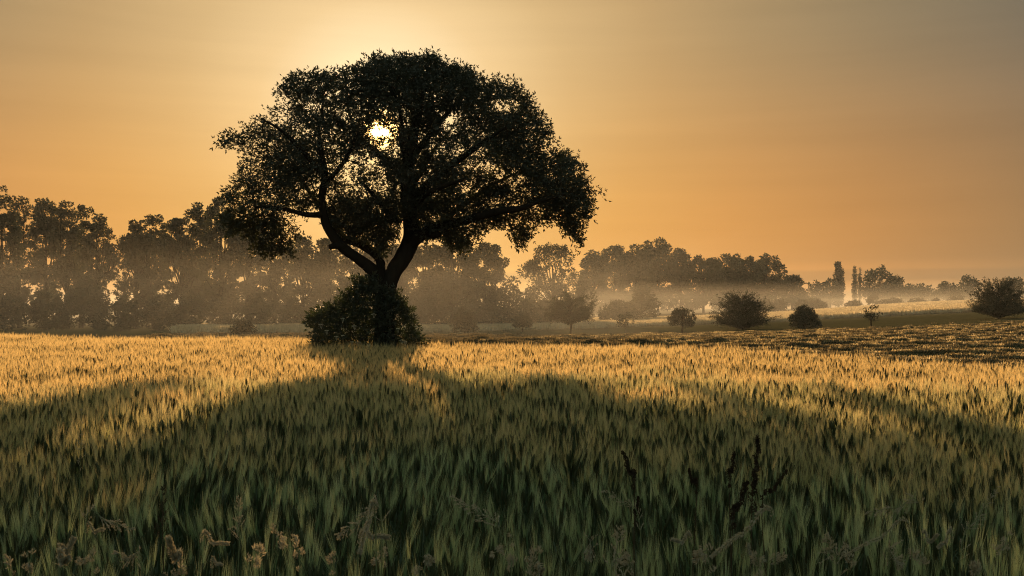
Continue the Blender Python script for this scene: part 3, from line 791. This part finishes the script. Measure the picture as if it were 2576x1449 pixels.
def tree(name, label, cat, col, top, base_row, hw, d, prof='round', z0f=0.22, mat='wood', group=None, leaf=None, nb=None, dens=1.0, seed=0, trunk=True, lean=0.0, trunk_r=None, gap=0.0):
    rng = np.random.default_rng(1000 + seed * 17 + int(col))
    if d is None: d = row_of(col, base_row, 75, 300)
    x = (col - HX) / F * d; gz = float(terrain(x, d))
    ztop = CAM_H - (top - HY) / F * d; H = ztop - gz; W = hw * (1.28 if d > 125 and prof != 'column' and name != 'horizon_tree' else 1.18 if name == 'horizon_tree' else 1.0) / F * d; Dp = W * 0.85
    base = np.array([x, d, gz - 0.05])
    root = thing(name, base, label, cat, group)
    rb = max(W * 0.22, 0.16) if prof not in ('column',) else W * 0.42
    nb = nb or int(np.clip(46 * (H * (1 - z0f)) / (2 * W) + 24, 36, 150))
    z0 = H * z0f + rb * 0.6; z1 = H - rb * 0.75
    C = crown_blobs(rng, PROF[prof], H, W, Dp, z0, z1, nb, rb)
    R = rb * rng.uniform(0.55, 1.15, nb) * np.where(C[:, 2] > z0 + 0.8 * (z1 - z0), 0.8, 1)
    L = leaf or min(max(0.0022 * d, 0.10), W * 0.28)
    per = dens * 15.0 * (rb / L) ** 2
    cnt = np.maximum((per * (R / rb) ** 2).astype(int), 12)
    src = np.repeat(np.arange(nb), cnt); k = len(src)
    dr = unit(rng.normal(size=(k, 3))); rr = R[src] * rng.uniform(0.45, 1.08, k)
    p = C[src] + dr * rr[:, None] * np.array([1, 1, 0.85])
    if gap > 0:
        q = Waves(seed + 300, 1.1 / max(W * 0.22, 0.5))(p) + 0.5 * Waves(seed + 301, 2.4 / max(W * 0.22, 0.5))(p)
        low = np.clip(1.35 - (p[:, 2] - z0) / (z1 - z0) * 1.3, 0.15, 1)
        keep = q > (-1.1 + gap * 1.4 * low); p = p[keep]; dr = dr[keep]; k = len(p)
    g = Geo(); leaves(g, p, unit(dr + rng.normal(0, 0.6, (k, 3))), L * rng.uniform(0.7, 1.3, k), L * 0.75, rng)
    cr = link('crown', g.mesh('crown', M[mat], False), root)
    if trunk:
        g = Geo(); tr = trunk_r or max(W * 0.055, 0.05)
        zt = z0 + (z1 - z0) * 0.45
        bend = rng.normal(0, W * 0.05, 2)
        sweep(g, [(0, 0, 0), (bend[0] * .5, bend[1] * .5, z0 * 0.6), (bend[0], bend[1], zt * 0.75), (bend[0] * .6, bend[1], zt + (z1 - zt) * .5)], [tr * 1.25, tr, tr * 0.7, tr * 0.25], 8, 0.05, seed)
        for j in rng.permutation(nb)[:min(nb, 20)]:
            e = C[j]; s = rng.uniform(0.35, 0.8); b = np.array([bend[0] * s, bend[1] * s, min(zt * s + 0.05 * H, e[2] * 0.85)])
            m_ = (b + e) / 2 + np.array([0, 0, -0.04 * H]) + rng.normal(0, 0.02 * H, 3)
            sweep(g, [b, m_, e], [tr * 0.38, tr * 0.24, tr * 0.08], 5, 0, j, False)
        link('trunk', g.mesh('trunk', M['bark'], True), root)
    return root

def spray_tree(name, label, cat, col, top, base_row, hw, d, mat='fruit', group=None, nbr=70, seed=0, droop=0.35, z0f=0.12, leaf=0.13, dens=1.0, up=0.5):
    """tree of long leafy shoots that stick out of the crown"""
    rng = np.random.default_rng(2000 + seed * 31 + int(col))
    if d is None: d = row_of(col, base_row, 65, 300)
    x = (col - HX) / F * d; gz = float(terrain(x, d)); ztop = CAM_H - (top - HY) / F * d; H = ztop - gz; W = hw / F * d
    base = np.array([x, d, gz - 0.03]); root = thing(name, base, label, cat, group)
    g = Geo(); gl = Geo()
    tr = max(0.02 * H, 0.035)
    sweep(g, [(0, 0, 0), (0.02 * H, 0, 0.3 * H), (0, 0, 0.6 * H), (0.01, 0, 0.9 * H)], [tr * 1.2, tr, tr * .6, tr * .2], 8, 0.05, seed)
    zc = H * (0.42 + 0.12 * z0f) if up < 0.5 else H * 0.26
    for i in range(nbr):
        sn = -0.62 + 1.62 * (i + rng.uniform()) / nbr; ph = math.asin(max(-1, min(1, sn))); a = rng.uniform(0, 6.28)
        rr_ = rng.uniform(0.72, 0.98); o = np.array([math.cos(a), math.sin(a), 0])
        hz_ = (H - zc) if sn > 0 else (zc - z0f * H)
        p2 = o * W * math.cos(ph) ** (0.8) * rr_ + np.array([0, 0, zc + hz_ * sn * rr_]); p2[2] = min(p2[2], H * 1.02)
        zb = np.clip(p2[2] - W * math.cos(ph) * rng.uniform(0.25, 0.6) * (0.5 + up), z0f * H * 0.8, H * 0.8); p0 = np.array([0, 0, zb])
        sag = (up - 0.35) * (1 - max(sn, 0)) * H * 0.22 + droop * 0.28 * H * (1 if up < 0.5 else 0.25)
        p1 = (p0 + p2) / 2 + np.array([0, 0, sag * (0.6 if up < 0.5 else 0.4)])
        C, R = sweep(g, [p0, p1, p2], [tr * 0.4, tr * 0.22, tr * 0.07], 4, 0, i, False)
        shoots = [C]
        for j in range(4):
            s0 = C[rng.integers(len(C) // 3, len(C) - 1)]; dd = unit(C[-1] - C[len(C) // 2]); ln = W * rng.uniform(0.12, 0.32)
            e = s0 + (dd + rng.normal(0, 0.45, 3) + np.array([0, 0, 0.15 + 0.3 * up])) * ln; e[2] = max(e[2], 0.03 * H); e[2] = e[2] if e[2] < H else H + (e[2] - H) * 0.4
            pts = np.linspace(0, 1, 6)[:, None]; S = s0 + (e - s0) * pts + np.array([0, 0, 1]) * (pts * (1 - pts)) * ln * 0.3
            segs(g, S[:-1], S[1:], tr * 0.07, tr * 0.05, 3); shoots.append(S)
        for C in shoots:
            L = np.linalg.norm(np.diff(C, axis=0), axis=1).sum(); k = max(int(L / leaf * 6 * dens), 8)
            s = rng.uniform(0.12, 1.0, k); f = s * (len(C) - 1); ii = np.clip(f.astype(int), 0, len(C) - 2); q = C[ii] + (C[ii + 1] - C[ii]) * (f - ii)[:, None]
            dr = unit(C[ii + 1] - C[ii])
            q = q + rng.normal(0, 0.02 * (1.2 - s)[:, None] * H + 0.035, (k, 3))
            leaves(gl, q, unit(dr * 0.7 + rng.normal(0, 0.6, (k, 3)) + np.array([0, 0, -0.3])), leaf * rng.uniform(0.7, 1.3, k), leaf * 0.45, rng)
    kf = int(2600 * (1.0 if up > 0.5 else 0.35)); u = unit(rng.normal(size=(kf, 3))) * (rng.uniform(0, 1, kf)[:, None] ** 0.45) * 0.80
    q = u * np.array([W, W, H * 0.5]); q[:, 2] = zc + u[:, 2] * np.where(u[:, 2] > 0, H - zc, zc - z0f * H)
    leaves(gl, q, unit(u + rng.normal(0, 0.7, (kf, 3))), leaf * rng.uniform(0.8, 1.5, kf), leaf * 0.55, rng)
    link('trunk', g.mesh('trunk', M['bark'], True), root)
    link('crown', gl.mesh('crown', M[mat], False), root)
    return root

WG = 'trees of the misty wood on the left'
wood = [  # col, top, half width, profile, gap, label
    (2, 463, 48, 'poplar', .35, 'tallest tree of the misty wood, cut off by the left edge of the picture'),
    (50, 486, 30, 'poplar', .35, 'narrow tree with a small pointed top beside the tallest tree at the far left'),
    (114, 489, 46, 'poplar', .25, 'broad dense tree, highest of the wood after the one at the left edge'),
    (168, 505, 36, 'poplar', .35, 'flat topped tree right of the broad dense tree in the left wood'),
    (204, 508, 24, 'poplar', .45, 'slim tree with one small peak left of the first sunlit gap of the wood'),
    (243, 514, 42, 'poplar', .65, 'tree sloping down to the first notch of the wood skyline, sunlight through its foot'),
    (342, 543, 46, 'round', .75, 'low round tree just right of the notch in the skyline with glowing gaps beneath'),
    (388, 538, 42, 'round', .70, 'rounded tree with forked stem in front of bright sky at its foot'),
    (452, 533, 38, 'poplar', .55, 'tree stepping up right of the second notch in the left wood'),
    (500, 506, 42, 'poplar', .6, 'tall twin peaked tree left of where the walnut crown begins'),
    (556, 494, 46, 'poplar', .5, 'tall wood tree half hidden behind the left tips of the walnut'),
    (625, 512, 46, 'poplar', .55, 'wood tree behind the lowest left branches of the walnut'),
    (690, 550, 48, 'round', .6, 'misty tree under the left side of the walnut crown'),
    (762, 585, 42, 'round', .65, 'misty tree left of the bush with a bright gap at its foot'),
    (828, 592, 44, 'poplar', .8, 'thin leaning tree with bright vertical gaps seen left of the walnut limbs'),
    (900, 590, 48, 'round', .45, 'misty tree filling the space left of the walnut fork'),
    (975, 585, 50, 'round', .35, 'misty tree seen directly behind the walnut trunk'),
    (1060, 580, 56, 'round', .3, 'misty tree right of the walnut trunk'),
    (1140, 578, 56, 'round', .4, 'dense grey brown tree under the right hand limb of the walnut'),
    (1222, 604, 58, 'poplar', .6, 'loose edged last tree of the wood before the orange gap'),
]
for i, (c, t, hw, pf, gp, lb) in enumerate(wood):
    d = 132 + (i * 37 % 5) * 5 + (6 if c > 900 else 0)
    tree('wood_tree', lb, 'tree', c, t, None, hw, d, pf, 0.10, 'wood2' if i % 3 else 'wood', WG, seed=i, gap=gp * (0.40 if c < 1000 else 0.25), dens=2.0, trunk_r=0.32)

tree('wood_tree', 'free standing round tree full of small gaps right of the orange gap', 'tree', 1386, 607, None, 68, 165, 'round', 0.10, 'wood2', None, seed=31, gap=.6, dens=1.0, trunk_r=0.4)
tree('wood_tree', 'small low tree filling the foot of the orange gap between wood and round tree', 'tree', 1283, 690, None, 30, 150, 'round', 0.05, 'wood2', None, seed=32, gap=.4)
tree('wood_tree', 'small low tree in the narrow gap right of the free standing round tree', 'tree', 1467, 700, None, 30, 160, 'round', 0.05, 'wood2', None, seed=33, gap=.5)
RG = 'trees of the dark grove in the middle distance'
grove = [
    (1492, 628, 36, 'poplar', .6, 'loose left end tree of the dark grove'),
    (1545, 612, 46, 'poplar', .3, 'flat topped tree in the left part of the dark grove'),
    (1600, 612, 40, 'poplar', .1, 'tree at the step up to the highest dome of the grove'),
    (1655, 597, 58, 'poplar', .1, 'broad tree forming the highest dome of the dark grove'),
    (1710, 622, 34, 'poplar', .2, 'tree on the right shoulder of the highest dome of the grove'),
    (1770, 634, 46, 'poplar', .1, 'lower tree right of the step in the middle of the grove'),
    (1835, 630, 52, 'poplar', .1, 'wide flat domed tree in the right half of the grove'),
    (1880, 644, 34, 'poplar', .2, 'tree in the shallow dip near the right end of the grove'),
    (1928, 637, 46, 'poplar', .25, 'steep sided last big tree at the right end of the grove'),
    (1992, 690, 40, 'round', .4, 'lower tree falling away at the right end of the grove'),
]
for i, (c, t, hw, pf, gp, lb) in enumerate(grove):
    tree('grove_tree', lb, 'tree', c, t, None, hw, 285 + (i * 23 % 5) * 7, pf, 0.05, 'wood', RG, seed=50 + i, gap=gp * 0.35, dens=1.8, trunk_r=0.35)
tree('grove_tree', 'small round dark tree in the mist in front of the grove', 'tree', 1618, 713, None, 38, 170, 'dome', 0.02, 'wood', None, seed=65)
tree('wood_shrub', 'low spreading dark bush in the mist left of the small round tree before the grove', 'bush', 1560, 745, None, 44, 168, 'dome', 0.0, 'wood', None, seed=66)

FG = 'far trees on the right horizon'
far = [
    (2056, 704, 22, 'round', 'low rounded far tree left of the tall columnar poplar'),
    (2088, 699, 20, 'round', 'small far tree touching the tall columnar poplar'),
    (2150, 667, 8, 'column', 'slender columnar poplar, left one of the close pair'),
    (2163, 672, 6, 'column', 'slender columnar poplar between its twin and the far dome tree'),
    (2209, 664, 44, 'round', 'large domed far tree right of the pair of slender poplars'),
    (2250, 685, 22, 'round', 'smaller far tree leaning out of the right side of the far dome'),
    (2286, 713, 28, 'round', 'low far tree at the left of the long flat tree line'),
    (2325, 711, 30, 'round', 'low far tree at the right of the long flat tree line'),
    (2383, 704, 34, 'round', 'uneven far tree between the flat tree line and the small dome'),
    (2436, 688, 31, 'round', 'small dome shaped far tree left of the big bush at the right edge'),
    (2552, 694, 28, 'round', 'far tree showing over the top of the big bush at the right edge'),
    (2020, 742, 30, 'round', 'misty low tree under the right end of the grove'),
]
tree('columnar_poplar', 'tallest columnar poplar standing alone on the right horizon', 'tree', 2110, 656, None, 15, 400, 'column', 0.04, 'wood', FG, seed=80, trunk_r=0.3)
for i, (c, t, hw, pf, lb) in enumerate(far):
    tree('columnar_poplar' if pf == 'column' else 'horizon_tree', lb, 'tree', c, t, None, hw, 400 + (i % 4) * 15, pf, 0.04, 'wood', FG, seed=81 + i, trunk_r=0.3)

HGp = 'bushes along the foot of the wood'
hedge = [(20, 728, 60, 'big rounded bush in the mist at the left edge'), (120, 716, 62, 'rounded bush in the mist below the broad dense tree'), (215, 706, 60, 'tall rounded bush below the first sunlit gap'),
         (310, 738, 52, 'misty bush under the notch of the skyline'), (395, 742, 50, 'misty bush at the foot of the forked stem'), (480, 735, 54, 'misty bush left of where the walnut branches hang'),
         (565, 742, 50, 'misty bush under the left tips of the walnut'), (650, 745, 50, 'misty bush under the low left walnut branches'), (735, 752, 40, 'misty bush between the low walnut branches and the bright gap'),
         (880, 752, 52, 'misty bush behind the left side of the elder'), (1075, 735, 58, 'misty bush right of the elder'), (1165, 735, 56, 'misty bush between elder and orange gap'),
         (1250, 740, 50, 'misty bush below the loose last tree of the wood'), (1345, 745, 52, 'misty bush left under the free standing round tree'), (1425, 742, 48, 'misty bush right under the free standing round tree'), (1930, 752, 46, 'misty bush in front of the right end of the grove'), (2040, 748, 40, 'misty bush below the low far trees')]
for i, (c, t, hw, lb) in enumerate(hedge):
    tree('hedge_bush', lb, 'bush', c, t, None, hw, (118 + (i % 3) * 4) if c < 700 else (150 if c < 1500 else 235), 'dome', 0.0, 'wood', HGp, seed=110 + i, trunk=False, dens=1.1)
tree('hedge_bush', 'faint low bush in the mist just beyond the barley, left of the elder', 'bush', 612, 800, 842, 36, 80, 'dome', 0.0, 'wood', None, seed=140, trunk=False)

SG = 'row of small trees along the mown grass'
tree('small_tree', 'pale misty small tree nearest the elder bush', 'tree', 1168, 768, 842, 45, None, 'cone', 0.10, 'fruit', SG, leaf=0.15, seed=150, gap=.3, nb=60, dens=1.2)
tree('small_tree', 'little misty tree second from the elder bush in the row', 'tree', 1315, 781, 835, 32, None, 'cone', 0.2, 'fruit', SG, leaf=0.15, seed=151, gap=.3, nb=50, dens=1.2)
spray_tree('small_tree', 'tiered small tree with drooping lower branches on a bare stem', 'tree', 1435, 738, 843, 62, None, 'fruit', SG, nbr=70, seed=152, droop=0.42, z0f=0.32, up=0.45, leaf=0.12)
tree('small_tree', 'smallest tree of the row, on a thin stem before the bright strips', 'tree', 1573, 784, 838, 24, None, 'round', 0.28, 'fruit', SG, leaf=0.14, seed=153, gap=.3, nb=34, dens=1.2)
tree('small_tree', 'lopsided round small tree between the smallest tree and the wide bushy one', 'tree', 1716, 768, 838, 46, None, 'cone', 0.24, 'fruit', SG, leaf=0.12, seed=154, gap=.35, nb=60)
spray_tree('small_tree', 'wide bushy tree with spiky shoots reaching to the ground', 'tree', 1868, 735, 829, 68, None, 'fruit', SG, nbr=190, dens=0.6, seed=155, droop=0.30, z0f=0.05, up=0.6, leaf=0.12)
tree('small_tree', 'dense dome shaped small tree right of the wide bushy tree', 'tree', 2023, 762, 827, 49, None, 'cone', 0.02, 'fruit', SG, leaf=0.12, seed=156, nb=70, dens=1.0, gap=.15)
tree('small_tree', 'thin young tree with open crown standing alone on the slope', 'tree', 2191, 764, 822, 31, None, 'round', 0.32, 'fruit', SG, leaf=0.13, seed=157, gap=.45, nb=34, dens=1.1)
spray_tree('small_tree', 'large dark bushy tree with upright shoots at the right edge', 'tree', 2512, 702, 802, 70, None, 'fruit', SG, nbr=200, dens=0.6, seed=158, droop=0.12, z0f=0.06, up=0.95, leaf=0.12)
BG = 'bushes along the ridge'
ridge = [(2197, 735, 764, 16, 'upright little bush behind the thin young tree'), (2245, 745, 765, 25, 'low dome of bush right of the thin young tree on the ridge'), (2305, 746, 764, 22, 'ragged low bush in the middle of the ridge'),
         (2355, 748, 761, 11, 'tiny bush on the ridge left of the upright leaning one'), (2405, 731, 759, 17, 'upright leaning bush on the ridge near the right edge bush'), (2148, 752, 772, 20, 'misty low bush left of the thin young tree'),
         (2385, 753, 760, 8, 'smallest bush on the ridge, just left of the upright leaning one')]
for i, (c, t, b, hw, lb) in enumerate(ridge):
    tree('ridge_bush', lb, 'bush', c, t, None, hw, 215 if c < 2170 else 240, 'dome', 0.0, 'fruit', BG, seed=170 + i, trunk=False, leaf=0.28, gap=.2)

# ------------------------------------------------------------------ tall grasses at the field margin
def weed(kind, name, label, cat, c, r_, d, lean, size=1.0, mat='straw', group=None, seed=0, bend=None):
    if kind != 'dock': size *= 0.55
    """one stem with its seed head; (c, r_) is where the tip of the head is seen"""
    rng = np.random.default_rng(4000 + seed)
    tip = P(c, r_, d); hx, hz = lean   # where the head starts relative to the tip, metres
    b0 = np.array([tip[0] + hx * 1.3 + rng.normal(0, 0.04), d + rng.normal(0, 0.03), 0.0])
    neck = tip + np.array([hx, rng.normal(0, 0.02), hz])
    bd = bend if bend is not None else 0.04
    root = thing(name, b0, label, cat, group)
    mid = b0 * 0.45 + neck * 0.55 + np.array([-hx * 0.25, 0, 0])
    pk = (neck + tip) / 2 + np.array([0, 0, bd])
    g = Geo(); C, R = sweep(g, [b0, mid, neck, pk, tip], [0.0022, 0.0018, 0.0014, 0.001, 0.0006], 5, 0, seed, False)
    link('stem', g.mesh('stem', M['gstem'] if mat != 'dark' else M['dark'], True, b0), root)
    H = C[10:]; g = Geo()
    def along(s):
        f = s * (len(H) - 1); i = np.clip(f.astype(int), 0, len(H) - 2); return H[i] + (H[i + 1] - H[i]) * (f - i)[:, None], unit(H[i + 1] - H[i])
    if kind == 'foxtail':
        k = 420; s = rng.uniform(0.05, 1, k); q, dr = along(s); o = unit(np.cross(dr, rng.normal(size=(k, 3))))
        w = 0.0062 * size * np.clip(np.sin(np.clip(s, 0.02, .98) * math.pi) ** 0.35, .3, 1)
        leaves(g, q + o * w[:, None] * rng.uniform(0, 0.8, k)[:, None], unit(o * 0.9 + dr), 0.011 * size, 0.0036 * size, rng)
    elif kind == 'cocksfoot':
        for s0, off, rr, k in [(x, rng.normal(0, 0.009 * size, 3), rng.uniform(0.006, 0.011) * size, 20) for x in np.sort(rng.uniform(0.0, 1.0, 9))]:
            c0, dr = along(np.array([s0])); cc = c0[0] + off + dr[0] * 0.0
            u = unit(rng.normal(size=(k, 3))); q = cc + u * rr * rng.uniform(0.3, 1, k)[:, None] * np.array([1, 1, 1.5])
            leaves(g, q, unit(u * 0.8 + dr[0]), 0.016 * size, 0.0034 * size, rng)
    elif kind == 'dock':
        for s0 in np.linspace(0.02, 1.0, 15):
            c0, dr = along(np.array([s0])); k = 60; rr = (0.0085 - 0.004 * s0) * size * rng.uniform(0.6, 1.2)
            off = unit(rng.normal(size=3)) * rr * 0.9 * np.array([1, 1, .3]); u = unit(rng.normal(size=(k, 3)))
            leaves(g, c0[0] + off + u * rr * rng.uniform(0.2, 1, k)[:, None] * np.array([.8, .8, 1.4]), u, 0.006 * size, 0.0045 * size, rng)
    else:  # open panicle
        k = 34; s = rng.uniform(0.0, 1, k); q, dr = along(s); o = unit(np.cross(dr, rng.normal(size=(k, 3))))
        Ls = (0.055 * (1 - s) + 0.014) * size; e = q + (o * 0.6 + dr * 0.8 + np.array([0, 0, -0.25])) * Ls[:, None]
        segs(g, q, e, 0.0006, 0.0004, 3)
        for j in range(7):
            t = rng.uniform(0.35, 1.05, k)[:, None]; p_ = q * (1 - t) + e * t
            leaves(g, p_, unit(o * 0.3 + dr + rng.normal(0, 0.4, (k, 3))), 0.010 * size, 0.0042 * size, rng)
    link('seed_head', g.mesh('seed_head', M[mat], False, b0), root)
    # one or two blades
    for j in range(2):
        g = Geo(); z = rng.uniform(0.35, 0.75); f = z / max(neck[2], .5); p0 = b0 * (1 - f) + neck * f; a = rng.uniform(0, 6.28)
        o = np.array([math.cos(a), math.sin(a) * .5, 0]); L = rng.uniform(0.2, 0.35); t = np.linspace(0, 1, 7)[:, None]
        cen = p0 + o * L * t * 0.8 + np.array([0, 0, 1]) * (L * (0.9 * t - 0.7 * t * t)); sd = np.cross(o, (0, 0, 1)); w = 0.004 * (1 - t ** 2) + 0.0004
        V = np.stack([cen - sd * w, cen + sd * w], 1).reshape(-1, 3); g.add(V, quads=[(2 * i, 2 * i + 1, 2 * i + 3, 2 * i + 2) for i in range(6)])
        link('blade', g.mesh('blade', M['gstem'], True, b0), root)
    return root

W_G = 'seed heads of tall grass at the near edge of the barley'
weeds = [
    # kind, col, row (tip), dist, (hx, hz) neck relative to tip, size, mat, bend, label
    ('dock', 1908, 1103, 3.4, (-0.03, -0.24), 1.25, 'dark', 0, 'tallest dark dock seed head rising above the barley'),
    ('dock', 1846, 1140, 3.5, (-0.02, -0.12), 0.9, 'dark', 0, 'thin dark dock head just left of the tallest one'),
    ('dock', 1878, 1215, 3.2, (-0.05, -0.14), 1.1, 'dark', 0, 'dark ragged head low on the left of the tallest dock'),
    ('dock', 1978, 1184, 3.3, (-0.08, -0.13), 0.8, 'dark', 0, 'dark head leaning right, right of the tallest dock'),
    ('dock', 1568, 1138, 3.5, (0.04, -0.13), 0.95, 'dark', 0, 'dark seed head leaning left, well left of the tallest dock'),
    ('dock', 1606, 1252, 3.1, (-0.01, -0.09), 0.8, 'dark', 0, 'short forked dark head below the left leaning one'),
    ('dock', 1733, 1180, 3.4, (0.03, -0.09), 0.7, 'dark', 0, 'small dark head between the left leaning one and the docks'),
    ('foxtail', 575, 1367, 2.2, (-0.06, -0.02), 1.0, 'straw', 0.01, 'short foxtail pointing up to the right near the bottom left'),
    ('foxtail', 978, 1352, 2.1, (-0.065, -0.04), 1.25, 'straw', 0.02, 'thick foxtail arching over to the right at the bottom, below the walnut'),
    ('foxtail', 905, 1390, 2.0, (0.03, 0.05), 1.2, 'straw', 0.03, 'drooping foxtail hanging left beside the thick arching one'),
    ('foxtail', 424, 1355, 2.0, (0.015, -0.09), 1.6, 'straw', 0.0, 'fat upright foxtail in the bottom left quarter'),
    ('foxtail', 185, 1355, 2.1, (-0.02, -0.06), 1.4, 'straw', 0.0, 'pale blunt head upright near the bottom left corner'),
    ('foxtail', 262, 1330, 2.4, (-0.07, -0.05), 0.9, 'straw', 0.01, 'brown slanting head above the pale blunt one at bottom left'),
    ('foxtail', 170, 1405, 1.9, (-0.02, -0.04), 1.5, 'straw', 0.01, 'rounded pale head at the very bottom left'),
    ('foxtail', 1690, 1357, 2.2, (0.04, -0.03), 0.9, 'straw', 0.01, 'small foxtail curving left, below the left leaning dark head'),
    ('foxtail', 2358, 1345, 2.3, (-0.03, -0.04), 0.9, 'straw', 0.0, 'short thick brown head slanting right near the bottom right'),
    ('foxtail', 2130, 1395, 2.0, (0.12, 0.03), 0.8, 'straw', 0.02, 'long thin head arching left at the bottom right'),
    ('foxtail', 1790, 1400, 1.95, (0.12, 0.055), 1.1, 'straw', 0.02, 'long pale head arching left under the docks'),
    ('cocksfoot', 745, 1350, 2.2, (0.01, -0.08), 0.9, 'straw', 0, 'knobbly cocksfoot head upright left of the thick arching foxtail'),
    ('cocksfoot', 655, 1372, 2.1, (-0.02, -0.07), 1.1, 'straw', 0, 'bushy pale cocksfoot head in the bottom left third'),
    ('cocksfoot', 1352, 1372, 2.1, (-0.01, -0.08), 1.2, 'straw', 0, 'pale clustered cocksfoot head at the bottom centre'),
    ('cocksfoot', 1286, 1395, 2.0, (0.0, -0.06), 0.9, 'straw', 0, 'small clustered head left of the pale one at bottom centre'),
    ('cocksfoot', 2290, 1362, 2.1, (0.02, -0.07), 1.0, 'straw', 0, 'clustered head bending over at the bottom right'),
    ('cocksfoot', 1895, 1385, 2.0, (0.01, -0.06), 0.9, 'straw', 0, 'clustered head under the tallest dock at the bottom edge'),
    ('cocksfoot', 2440, 1410, 1.9, (0.01, -0.05), 1.0, 'straw', 0, 'clustered head low in the bottom right corner'),
    ('cocksfoot', 70, 1385, 2.0, (0.01, -0.07), 0.8, 'straw', 0, 'ragged head close to the left edge at the bottom'),
    ('cocksfoot', 1092, 1395, 2.0, (-0.02, -0.05), 0.8, 'straw', 0, 'ragged head between the arching foxtail and the bottom centre'),
    ('panicle', 1140, 1252, 2.6, (0.13, -0.13), 1.2, 'straw', 0.03, 'long slender panicle drooping left below the walnut shadow'),
    ('panicle', 2185, 1290, 2.5, (0.14, -0.02), 1.0, 'straw', 0.02, 'slender panicle arching left in the right part of the foreground'),
    ('panicle', 2510, 1225, 2.7, (-0.10, -0.20), 0.9, 'straw', 0.02, 'fine reddish panicle leaning right near the right edge'),
    ('panicle', 1520, 1235, 2.7, (0.10, -0.12), 0.8, 'straw', 0.03, 'fine drooping panicle right of centre in the shade'),
    ('panicle', 850, 1345, 2.2, (0.10, 0.02), 1.0, 'straw', 0.02, 'thin panicle arching left above the drooping foxtail'),
    ('panicle', 330, 1330, 2.2, (-0.10, -0.01), 0.9, 'straw', 0.02, 'thin panicle arching right at the bottom left'),
    ('panicle', 1560, 1330, 2.2, (-0.02, -0.13), 1.4, 'straw', 0.0, 'loose open panicle standing upright left of the small foxtail'),
    ('panicle', 600, 1250, 2.8, (0.0, -0.14), 1.0, 'straw', 0.0, 'faint upright panicle among the barley in the left third'),
    ('panicle', 410, 1225, 2.9, (0.01, -0.15), 1.0, 'dark', 0.0, 'faint brown panicle among the barley at left'),
    ('panicle', 205, 1030, 4.2, (-0.02, -0.30), 1.1, 'straw', 0.0, 'thin tall weed with side twigs against the lit barley at left'),
    ('panicle', 2080, 1350, 2.1, (0.03, -0.10), 1.1, 'straw', 0.01, 'open panicle right of the long pale arching head'),
]
rw_ = random.Random(3)
for i in range(20):
    c_ = 40 + i * 130 + rw_.uniform(-45, 45)
    weeds.append((rw_.choice(['panicle', 'panicle', 'cocksfoot', 'foxtail']), c_, rw_.uniform(1375, 1438), rw_.uniform(1.95, 2.5), (rw_.uniform(-0.07, 0.07), rw_.uniform(-0.08, -0.01)), rw_.uniform(0.7, 1.1), 'straw', 0.015,
                  'fine pale grass head half hidden among the dark stems along the bottom edge'))
cats = {'dock': ('dock_plant', 'weed'), 'foxtail': ('foxtail_stalk', 'grass stalk'), 'cocksfoot': ('cocksfoot_stalk', 'grass stalk'), 'panicle': ('meadow_grass_stalk', 'grass stalk')}
for i, (kd, c, r_, d, ln, sz, mt, bd, lb) in enumerate(weeds):
    nm, ct = cats[kd]
    o = weed(kd, nm, lb, ct, c, r_, d, ln, sz, mt, W_G, seed=i, bend=bd); o['kind'] = 'thing'

# ------------------------------------------------------------------ haze and ground mist
def vol_box(name, x0, x1, y0, y1, z0, z1, dens, color, g, label, cat):
    V = [(x, y, z) for z in (z0, z1) for y in (y0, y1) for x in (x0, x1)]
    Q = [(0, 2, 3, 1), (4, 5, 7, 6), (0, 1, 5, 4), (2, 6, 7, 3), (0, 4, 6, 2), (1, 3, 7, 5)]
    m, nt, out = mat_base(name + '_air')
    pv = N(nt, 'ShaderNodeVolumePrincipled'); pv.inputs['Color'].default_value = (*color, 1); pv.inputs['Density'].default_value = dens
    pv.inputs['Anisotropy'].default_value = g
    nt.links.new(pv.outputs[0], out.inputs['Volume'])
    m.cycles.homogeneous_volume = True
    o = link(name, make_mesh(name, V, None, Q, m)); tag(o, label, cat, None, 'stuff')
    return o
vol_box('haze', -3200, 3200, -3100, 3200, -6.0, 32.0, 0.00016, (0.85, 0.9, 0.95), 0.35, 'thin golden haze in the morning air', 'haze')
vol_box('mist', -420, 12, 50, 380, -4.5, 5.8, 0.0016, (0.95, 0.93, 0.88), 0.3, 'low ground mist lying in front of the wood on the left', 'mist')
vol_box('mist', 12.6, 420, 122, 380, -4.5, 5.2, 0.0019, (0.95, 0.93, 0.88), 0.3, 'low ground mist on the slope in front of the dark grove', 'mist')
